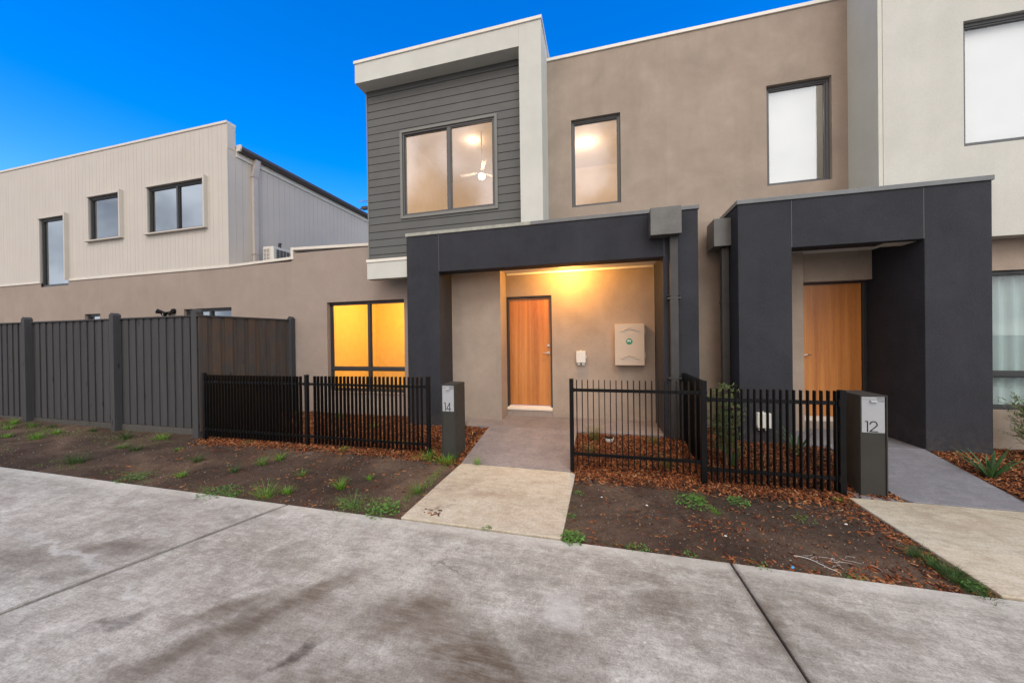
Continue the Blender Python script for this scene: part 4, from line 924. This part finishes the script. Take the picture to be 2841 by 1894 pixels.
dp = part('downpipe', MB().box(-8.262, -8.19, 6.655, 6.785, 1.55, 4.10), M['pipe_cream'], HL, bevel=.008)
_m = MB(); _m.v = [(-8.262, 6.655, 4.10), (-8.19, 6.655, 4.10), (-8.19, 6.785, 4.10), (-8.262, 6.785, 4.10), (-8.235, 6.70, 4.52), (-8.15, 6.70, 4.52), (-8.15, 6.83, 4.52), (-8.235, 6.83, 4.52)]
_m.f = [(0, 3, 2, 1), (4, 5, 6, 7), (0, 1, 5, 4), (1, 2, 6, 5), (2, 3, 7, 6), (3, 0, 4, 7)]
part('offset', _m, M['pipe_cream'], dp)
part('bracket', MB().box(-8.264, -8.183, 6.635, 6.80, 4.06, 4.085).box(-8.264, -8.183, 6.635, 6.80, 2.18, 2.20), M['pipe_cream'], dp)
part('side_window', MB().box(-8.268, -8.20, 10.3, 10.36, 1.5, 2.35).box(-8.268, -8.20, 10.9, 11.0, 1.5, 2.35).box(-8.268, -8.24, 10.36, 10.9, 1.5, 2.3), M['cap_cream'], HL)
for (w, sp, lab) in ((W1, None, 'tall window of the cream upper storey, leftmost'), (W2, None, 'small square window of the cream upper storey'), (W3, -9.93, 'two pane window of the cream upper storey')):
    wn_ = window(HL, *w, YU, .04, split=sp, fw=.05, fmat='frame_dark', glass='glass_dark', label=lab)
    lo = w[2] if w is not W1 else 1.81
    q = MB().box(w[1] + .002, w[1] + .045, YU - .085, YU + .03, lo - .03, w[3] + .045).box(w[0] - .03, w[1] + .001, YU - .03, YU + .03, w[3] + .002, w[3] + .045)
    q.box(w[0] - .03, w[0] - .002, YU - .012, YU + .03, lo, w[3] + .001)
    if w is not W1: q.box(w[0] - .04, w[1] + .001, YU - .085, YU + .03, w[2] - .035, w[2] - .002)
    part('surround', q, M['clad'], wn_, bevel=.004)
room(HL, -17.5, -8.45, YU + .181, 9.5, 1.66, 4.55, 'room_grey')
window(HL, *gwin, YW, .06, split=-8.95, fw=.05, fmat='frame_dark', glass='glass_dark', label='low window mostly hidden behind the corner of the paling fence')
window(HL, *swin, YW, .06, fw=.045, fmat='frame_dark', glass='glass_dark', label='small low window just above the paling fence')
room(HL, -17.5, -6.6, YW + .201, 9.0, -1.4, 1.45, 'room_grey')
part('flat_roof', MB().box(-8.26, -4.42, YW + .27, 11.5, 1.35, 1.50), M['cap_grey'], HL)

# ------------------------------------------------------------------ rainheads and downpipes
r1 = thing('downpipe', 'charcoal rainhead and downpipe on the front of porch 14', 'downpipe', (1.03, 5.5, -1.5), 'charcoal rainheads with downpipes')
part('rainhead', MB().box(.70, 1.112, 5.36, YB - .002, 1.478, 1.872), M['rainhead'], r1, bevel=.004)
part('pipe', MB().box(.975, 1.085, YB - .085, YB - .006, -1.48, 1.477), M['pipe'], r1, bevel=.008)
part('bracket', MB().box(.94, 1.12, YB - .089, YB - .003, .565, .59).box(.94, 1.12, YB - .089, YB - .003, .615, .622), M['pipe'], r1)
part('bracket', MB().box(.94, 1.12, YB - .089, YB - .003, -.60, -.58), M['pipe'], r1)
r2 = thing('downpipe', 'charcoal rainhead and downpipe in the gap beside porch 12', 'downpipe', (1.82, 5.98, -1.5), 'charcoal rainheads with downpipes')
part('rainhead', MB().box(1.646, 1.879, 5.81, 6.168, 1.357, 1.768), M['rainhead'], r2, bevel=.004)
part('pipe', MB().box(1.775, 1.876, 5.90, 6.00, -1.5, 1.356), M['pipe'], r2, bevel=.008)
part('bracket', MB().box(1.765, 1.88, 5.893, 6.005, .52, .545), M['pipe'], r2)

# ------------------------------------------------------------------ wall boxes
t = thing('comms_box', 'small white wall box beside door 14', 'wall box', (-.365, Y0, -.47))
part('cover', MB().box(-.452, -.288, Y0 - .075, Y0 - .002, -.435, -.222), M['white_plastic'], t, bevel=.006)
part('foot', MB().box(-.435, -.385, Y0 - .05, Y0 - .004, -.475, -.4352).box(-.355, -.305, Y0 - .05, Y0 - .004, -.475, -.4352), M['white_plastic'], t)
part('ridges', MB().box(-.458, -.4522, Y0 - .066, Y0 - .01, -.40, -.25).box(-.2878, -.272, Y0 - .045, Y0 - .03, -.35, -.30).box(-.33, -.325, Y0 - .0785, Y0 - .0755, -.27, -.25).box(-.33, -.325, Y0 - .0785, Y0 - .0755, -.41, -.39).tube((-.375, Y0 - .04, -.2215), (-.375, Y0 - .04, -.205), .012), M['white_plastic'], t)
t2 = thing('comms_box', 'small white wall box low on the porch 12 column', 'wall box', (2.158, YB, -1.3))
dx, dy, dz = 2.158 + .37, YB - Y0, -.83
part('cover', MB().box(2.075, 2.243, YB - .075, YB - .002, -1.265, -1.058), M['white_plastic'], t2, bevel=.006)
part('foot', MB().box(2.10, 2.145, YB - .05, YB - .004, -1.30, -1.2652).box(2.175, 2.22, YB - .05, YB - .004, -1.30, -1.2652), M['white_plastic'], t2)
part('ridges', MB().box(2.069, 2.0748, YB - .066, YB - .01, -1.23, -1.09).box(2.215, 2.22, YB - .0785, YB - .0755, -1.10, -1.085).box(2.215, 2.22, YB - .0785, YB - .0755, -1.24, -1.225).tube((2.155, YB - .04, -1.0575), (2.155, YB - .04, -1.04), .012), M['white_plastic'], t2)
mbx = thing('meter_box', 'beige electrical switchboard box with green PV sticker on the porch wall', 'meter box', (.465, Y0, -.47))
YM = Y0 - .135
part('body', MB().box(.226, .716, YM, Y0 - .002, -.470, .247), M['beige_box'], mbx, bevel=.007)
part('lid', MB().box(.222, .712, YM - .016, YM - .001, -.472, .250), M['beige_box'], mbx, bevel=.006)
for zz in (.07, -.34): part('hinge', MB().box(.7165, .728, YM, YM + .02, zz, zz + .09), M['beige_box'], mbx)
for zz in (.130, -.345):
    for (ux, uz) in ((-.115, 0), (-.058, .026), (0, .052), (.058, .026), (.115, 0)):
        part('louvre', MB().box(.467 + ux - .038, .467 + ux + .038, YM - .027, YM - .0165, zz + uz - .007, zz + uz + .007), M['beige_box'], mbx, bevel=.004)
text_mesh('CLIPSAL', .040, M['beige_box'], 'embossed_lettering', mbx, (.463, YM - .0175, .042), .0015, .0006, .2)
st = part('sticker', MB().tube((.462, YM - .0162, -.055), (.462, YM - .0185, -.055), .053, n=40), M['green'], mbx)
text_mesh('PV', .056, M['white'], 'lettering', st, (.462, YM - .0195, -.068), .0005, .0016)
text_mesh('mmm', .014, M['white'], 'small_lettering', st, (.462, YM - .0195, -.088), .0003, 0) if False else None
# vent cap in the mulch
vz = gz(.10, 5.45)
vt = thing('vent_cap', 'round black vent cap with white ring standing in the mulch', 'vent cap', (.09, 5.35, vz))
part('ring', MB().tube((.09, 5.35, vz - .02), (.09, 5.35, vz + .045), .062, .068, 32), M['white_plastic'], vt)
part('grate', MB().tube((.09, 5.35, vz + .0452), (.09, 5.35, vz + .052), .062, .055, 32), M['ink'], vt)

# ------------------------------------------------------------------ letterboxes
def letterbox(x0, x1, yf, depth, zb, zt, pz, strokes, scale, label, ztilt=0):
    t = thing('letterbox', label, 'letterbox', ((x0 + x1) / 2, yf + depth / 2, zb)); e = .012
    part('body', MB().box(x0, x1, yf + .02, yf + depth, zb - .15, zt), M['box_grey'], t, bevel=.003)
    part('rim', MB().box(x0, x0 + e, yf, yf + .0195, zb - .15, zt).box(x1 - e, x1, yf, yf + .0195, zb - .15, zt).box(x0 + e, x1 - e, yf, yf + .0195, zt - e, zt), M['box_grey'], t, bevel=.002)
    a, b = x0 + e + .002, x1 - e - .008; top = zt - e - .003
    part('letter_flap', MB().box(a, b, yf + .008, yf + .0195, top - .030, top), M['plate'], t, bevel=.001)
    pl = part('number_plate', MB().box(a, b, yf + .008, yf + .0195, pz, top - .033), M['plate'], t, bevel=.001)
    part('lower_panel', MB().box(a, b + .004, yf + .010, yf + .0195, zb - .15, pz - .003), M['box_grey'], t)
    w = b - a
    part('pull_tab', MB().extx([(yf - .016, top - .056), (yf + .007, top - .044), (yf + .007, top - .034), (yf - .016, top - .050)], a + w * .36, a + w * .66), M['plate'], t, bevel=.001)
    num = MB(); off = 0
    for s_, wd in strokes: numeral(num, s_, a + w * .16 + off * scale, pz + .008 + (0.002), scale, yf + .0075, .0085, .002); off += wd
    part('numeral', num, M['ink'], pl)
    text_mesh('Letters', w * .115, M['ink'], 'lettering', t, (b - w * .18, yf + .0072, top - .022), .0003)
    text_mesh('Parcels', w * .115, M['ink'], 'lettering', t, (b - w * .18, yf + .0072, top - .052), .0003)
    return t
letterbox(-2.162, -1.957, 4.40, .355, -1.62, -.604, -.975, [(ONE, .32), (FOUR, .6)], .108, 'charcoal pedestal letterbox with silver plate numbered 14 beside the front path')
letterbox(2.597, 2.828, 4.40, .38, -1.672, -.622, -1.010, [(ONE, .36), (TWO, .6)], .108, 'charcoal pedestal letterbox with silver plate numbered 12 beside the gate')

# ------------------------------------------------------------------ black picket fences
def picket_mesh(h, d=.050, w=.010):
    return mesh_of('picket', MB().extx([(-d / 2, 0), (d / 2, 0), (d / 2, h), (-d / 2, h)], -w / 2, w / 2), (0, 0, 0), M['fence'])
def pickets(f, me, n, p0, p1):
    p0, p1 = Vector(p0), Vector(p1)
    rz = math.atan2((p1 - p0).y, (p1 - p0).x)
    for i in range(n):
        o = link('picket', me, f, p0.lerp(p1, i / (n - 1))); o.rotation_euler = (random.uniform(-.004, .004), 0, rz)
def post(f, x, y, z0, z1, s=.05, name='post'):
    o = part(name, MB().box(x - s / 2, x + s / 2, y - s / 2, y + s / 2, z0, z1 - .012), M['fence'], f, at=(x, y, z0), bevel=.004)
    q = MB(); h = s / 2 + .002; q.box(x - h, x + h, y - h, y + h, z1 - .012, z1 - .003).box(x - h + .006, x + h - .006, y - h + .006, y + h - .006, z1 - .003, z1)
    part('cap', q, M['fence'], o, bevel=.002)
def rail(f, x0, x1, y, z, h=.038, w=.026):
    o = part('rail', MB().box(x0, x1, y - w / 2, y + w / 2, z - h / 2, z + h / 2), M['fence'], f, at=((x0 + x1) / 2, y, z), bevel=.002)
    for xx in (x0, x1): part('bracket', MB().box(xx - .012, xx + .012, y - w / 2 - .006, y + w / 2 + .006, z - h / 2 - .006, z + h / 2 + .006), M['fence'], o)
Y4 = 4.425
f1 = thing('picket_fence', 'long black metal picket fence from the tall paling fence to letterbox 14', 'fence', (-4.45, Y4, -1.6))
pm = picket_mesh(1.045)
post(f1, -6.585, Y4, -1.75, -.495); post(f1, -4.455, Y4, -1.75, -.50); post(f1, -2.372, Y4, -1.75, -.503)
for zc in (-.645, -1.455): rail(f1, -6.56, -4.485, Y4, zc); rail(f1, -4.425, -2.40, Y4, zc)
pickets(f1, pm, 30, (-6.51, Y4, -1.572), (-4.57, Y4, -1.572)); pickets(f1, pm, 28, (-4.305, Y4, -1.565), (-2.475, Y4, -1.552))
f2 = thing('picket_fence', 'black metal picket fence right of the front path, in front of the mulch bed', 'fence', (.4, Y4, -1.68))
post(f2, -.378, Y4, -1.8, -.497); post(f2, 1.125, Y4, -1.85, -.498, .062)
for zc in (-.640, -1.440): rail(f2, -.352, 1.094, Y4, zc)
pickets(f2, picket_mesh(1.062), 21, (-.313, Y4, -1.575), (1.043, Y4, -1.575))
f3 = thing('picket_fence', 'black picket fence running back from the corner post to the house wall', 'fence', (1.16, 5.1, -1.6))
post(f3, 1.165, 5.53, -1.7, -.515, .05)
o_ = part('rail', MB().box(1.152, 1.178, Y4 + .035, 5.505, -.668, -.630), M['fence'], f3, bevel=.002); part('rail', MB().box(1.152, 1.178, Y4 + .035, 5.505, -1.43, -1.392), M['fence'], f3, bevel=.002)
pickets(f3, picket_mesh(1.03), 15, (1.165, 4.53, -1.55), (1.165, 5.46, -1.55))
g12 = thing('picket_gate', 'black picket gate panel between the corner post and letterbox 12', 'gate', (1.8, Y4, -1.7))
post(g12, 2.448, Y4, -1.85, -.577, .056)
for zc in (-.715, -1.515): rail(g12, 1.172, 2.405, Y4, zc, .042)
pickets(g12, picket_mesh(1.065), 20, (1.205, Y4, -1.652), (2.392, Y4, -1.652))
for zz in (-.745, -1.55): part('hinge', MB().tube((2.410, Y4 - .034, zz), (2.410, Y4 - .034, zz + .068), .008), M['fence'], g12); part('hinge_plate', MB().box(2.400, 2.425, Y4 - .026, Y4 + .02, zz + .01, zz + .055), M['fence'], g12)

# ------------------------------------------------------------------ paling fences
pf = thing('paling_fence', 'long dark grey timber paling fence facing the footpath on the left', 'fence', (-9, 4.55, -1.64))
def timber_post(f, x, y, w, d, z0, z1, at=None, side=False):
    mb = MB().box(x - w / 2, x + w / 2, y - d / 2, y + d / 2, z0, z1)
    n = len(mb.v); mb.f.remove((4, 5, 6, 7)); mb.v += [(x, y - d / 2, z1 + .045), (x, y + d / 2, z1 + .045)]
    mb.f += [(4, 5, n), (5, 6, n + 1, n), (6, 7, n + 1), (7, 4, n, n + 1)]
    return part('post', mb, M['paling'], f, at=(x, y, z0), bevel=.004)
posts = [-6.86, -8.97, -11.68, -14.2]
for i, px in enumerate(posts): timber_post(pf, px, 4.51, .115 if i else .13, .12, -1.9, .565)
over = mesh_of('paling', MB().box(-.0615, .0615, -.0075, .0075, 0, 2.0), (0, 0, 0), M['paling'])
for i in range(3):
    xr, xl = posts[i] - .06, posts[i + 1] + .06; n = round((xr - xl) / .2085); pt = (xr - xl) / n
    zt = .492
    for j in range(n):
        a = link('paling', over, pf, (xr - pt * (j + .30), 4.565 + random.uniform(-.003, .003), -1.50 + random.uniform(-.004, .004))); a.scale = (1, 1, .994); a.rotation_euler = (0, random.uniform(-.002, .002), random.uniform(-.02, .02))
        if True: b = link('paling', over, pf, (xr - pt * (j + .80), 4.583, -1.50)); b.scale = (1.02, 1, .994)
    part('top_rail', MB().box(xl - .02, xr + .02, 4.535, 4.605, .488, .512), M['paling'], pf, bevel=.003)
    part('plinth', MB().box(xl, xr, 4.553, 4.575, -1.80, -1.508), M['plinth'], pf, bevel=.004)
pr = thing('paling_fence', 'short brown stained paling fence running back to the house wall', 'fence', (-6.72, 4.6, -1.6))
A_, B_ = Vector((-6.76, 4.46, 0)), Vector((-6.50, 6.00, 0)); dv = (B_ - A_).normalized(); nv = Vector((dv.y, -dv.x, 0)); rz = math.atan2(dv.y, dv.x)
ov2 = mesh_of('paling', MB().box(-.0615, .0615, -.0075, .0075, 0, 2.0), (0, 0, 0), M['paling_warm'])
n = 8; pt = (B_ - A_).length / n
for j in range(n):
    for (fr_, off, nm) in ((.3, .012, 0), (.8, -.004, 1)):
        if nm == 0 or j < n - 0:
            p = A_ + dv * (pt * (j + fr_)) + nv * off; o = link('paling', ov2, pr, (p.x, p.y, -1.52)); o.rotation_euler = (0, 0, rz)
tr_ = link('top_rail', mesh_of('top_rail', MB().box(-.02, (B_ - A_).length, -.035, .035, 0, .024), (0, 0, 0), M['paling']), pr, (A_.x, A_.y, .478)); tr_.rotation_euler = (0, 0, rz)
timber_post(pr, -6.47, 6.045, .10, .10, -1.8, .52)

# ------------------------------------------------------------------ small fittings
sl = thing('security_light', 'black twin floodlight with sensor on the taupe wall above the fence', 'floodlight', (-10.05, YW, .78))
part('base', MB().tube((-10.03, YW - .001, .80), (-10.03, YW - .05, .80), .065, .055, 20), M['fence'], sl)
for (hx, hz, ex, ez) in ((-10.33, .80, -10.22, .76), (-10.12, .70, -10.13, .76)):
    hd = part('lamp_head', MB().tube((-10.05, YW - .05, .79), (ex + .02, YW - .09, ez), .014, n=8).tube((ex, YW - .09, ez), (hx, YW - .17, hz), .028, .058, 16, False), M['fence'], sl)
    part('lens', MB().tube((hx + .004, YW - .168, hz), (hx - .002, YW - .174, hz), .052, .052, 16), M['plate'], hd)
part('sensor', MB().tube((-10.02, YW - .05, .76), (-10.02, YW - .12, .71), .026, .030, 12), M['fence'], sl)

ac = thing('air_conditioner', 'cream outdoor air conditioning unit on the flat roof behind the parapet', 'air conditioner', (-7.79, 7.1, 1.5))
ax0, ax1, ay0, ay1, az0, az1 = -7.955, -7.630, 6.66, 7.50, 1.62, 2.335
part('case', MB().box(ax0, ax1, ay0 + .012, ay1, az0, az1), M['ac'], ac, bevel=.012)
part('end_grille', MB().box(ax0 + .03, ax0 + .22, ay0 + .006, ay0 + .0118, az0 + .05, az1 - .05), M['clad_gap'], ac)
gb = MB()
for i in range(7): gb.box(ax0 + .03, ax0 + .22, ay0 - .004, ay0 + .0055, az0 + .05 + i * .1, az0 + .062 + i * .1)
for xx in (.03, .12, .21): gb.box(ax0 + xx, ax0 + xx + .012, ay0 - .0035, ay0 + .005, az0 + .05, az1 - .05)
part('grille_bars', gb, M['ac'], ac)
gm = MB().box(ax1 + .001, ax1 + .006, ay0 + .08, ay1 - .03, az0 + .05, az1 - .06); part('front_grille', gm, M['gutter'], ac)
gb = MB()
for i in range(12): gb.box(ax1 + .0062, ax1 + .014, ay0 + .08, ay1 - .03, az0 + .06 + i * .052, az0 + .064 + i * .052)
for i in range(9): gb.box(ax1 + .0145, ax1 + .018, ay0 + .08 + i * .09, ay0 + .085 + i * .09, az0 + .05, az1 - .06)
part('grille_bars', gb, M['ac'], ac)
part('roof_vent', MB().tube((-7.75, 6.95, az1), (-7.75, 6.95, az1 + .13), .035, .035, 16).tube((-7.75, 6.95, az1 + .08), (-7.70, 6.93, az1 + .13), .03, .03, 12), M['pipe'], ac)
part('foot', MB().box(ax0, ax1, 6.75, 6.80, 1.50, az0 - .001).box(ax0, ax1, 7.35, 7.40, 1.50, az0 - .001), M['ac'], ac)
an = thing('tv_antenna', 'thin metal television aerial beyond the far gutter', 'aerial', (-9.6, 13, 5.0))
q = MB().tube((-10.17, 13, 6.10), (-9.4, 13, 6.06), .012, n=6).tube((-9.6, 13, 4.6), (-9.6, 13, 6.1), .018, n=6)
for i in range(8): q.tube((-10.1 + i * .09, 12.85, 6.08), (-10.1 + i * .09 - .05, 13.2, 6.10), .006, n=5)
part('boom', q, M['steel'], an); part('junction_box', MB().box(-10.0, -9.75, 12.95, 13.1, 5.73, 5.85).box(-10.1, -10.0, 13.0, 13.05, 5.76, 5.82), M['pipe'], an)

# litter on the right soil patch
q = MB()
for i in range(11):
    p = Vector((random.gauss(1.68, .13), random.gauss(3.13, .05), 0)); a = random.uniform(0, 6.28)
    for k in range(4):
        n_ = p + Vector((math.cos(a), math.sin(a), 0)) * random.uniform(.015, .035); a += random.uniform(-.6, .6)
        q.tube((p.x, p.y, gz(p.x, p.y) + .012), (n_.x, n_.y, gz(n_.x, n_.y) + .012), .0008, n=4, cap=False); p = n_
tag(part('white_string', q, M['paper']), 'tangle of white plastic threads on the soil near the right path', 'litter', kind='stuff')
q = MB(); p = Vector((1.40, 3.09, 0)); a = -.1
for k in range(9):
    n_ = p + Vector((math.cos(a), math.sin(a), 0)) * .03; a += random.uniform(-.35, .35); q.tube((p.x, p.y, gz(p.x, p.y) + .014), (n_.x, n_.y, gz(n_.x, n_.y) + .014), .002, n=5); p = n_
tag(part('white_strip', q, M['paper']), 'white plastic strip lying on the soil left of the thread tangle', 'litter')
tag(part('bottle_cap', MB().tube((1.31, 2.925, -1.678), (1.325, 2.93, -1.667), .008, .008, 14), M['blue']), 'bright blue plastic scrap at the footpath edge', 'litter')
for (x, y, s, lab) in [(.42, 3.72, .015, 'white stone chip left of the middle of the right soil patch'), (-.02, 3.80, .012, 'white stone chip near the beige path corner'), (1.0, 3.30, .013, 'white stone chip in the dark soil below the corner post'), (2.10, 3.75, .014, 'pale stone chip near the right path edge')]:
    q = MB().tube((0, 0, 0), (0, 0, s * .5), s, s * .6, 6); o = link('stone', mesh_of('stone', q, (0, 0, 0), M['paper']), None, (x, y, gz(x, y) - .002)); o.scale = (1, .6, 1); tag(o, lab, 'stone')
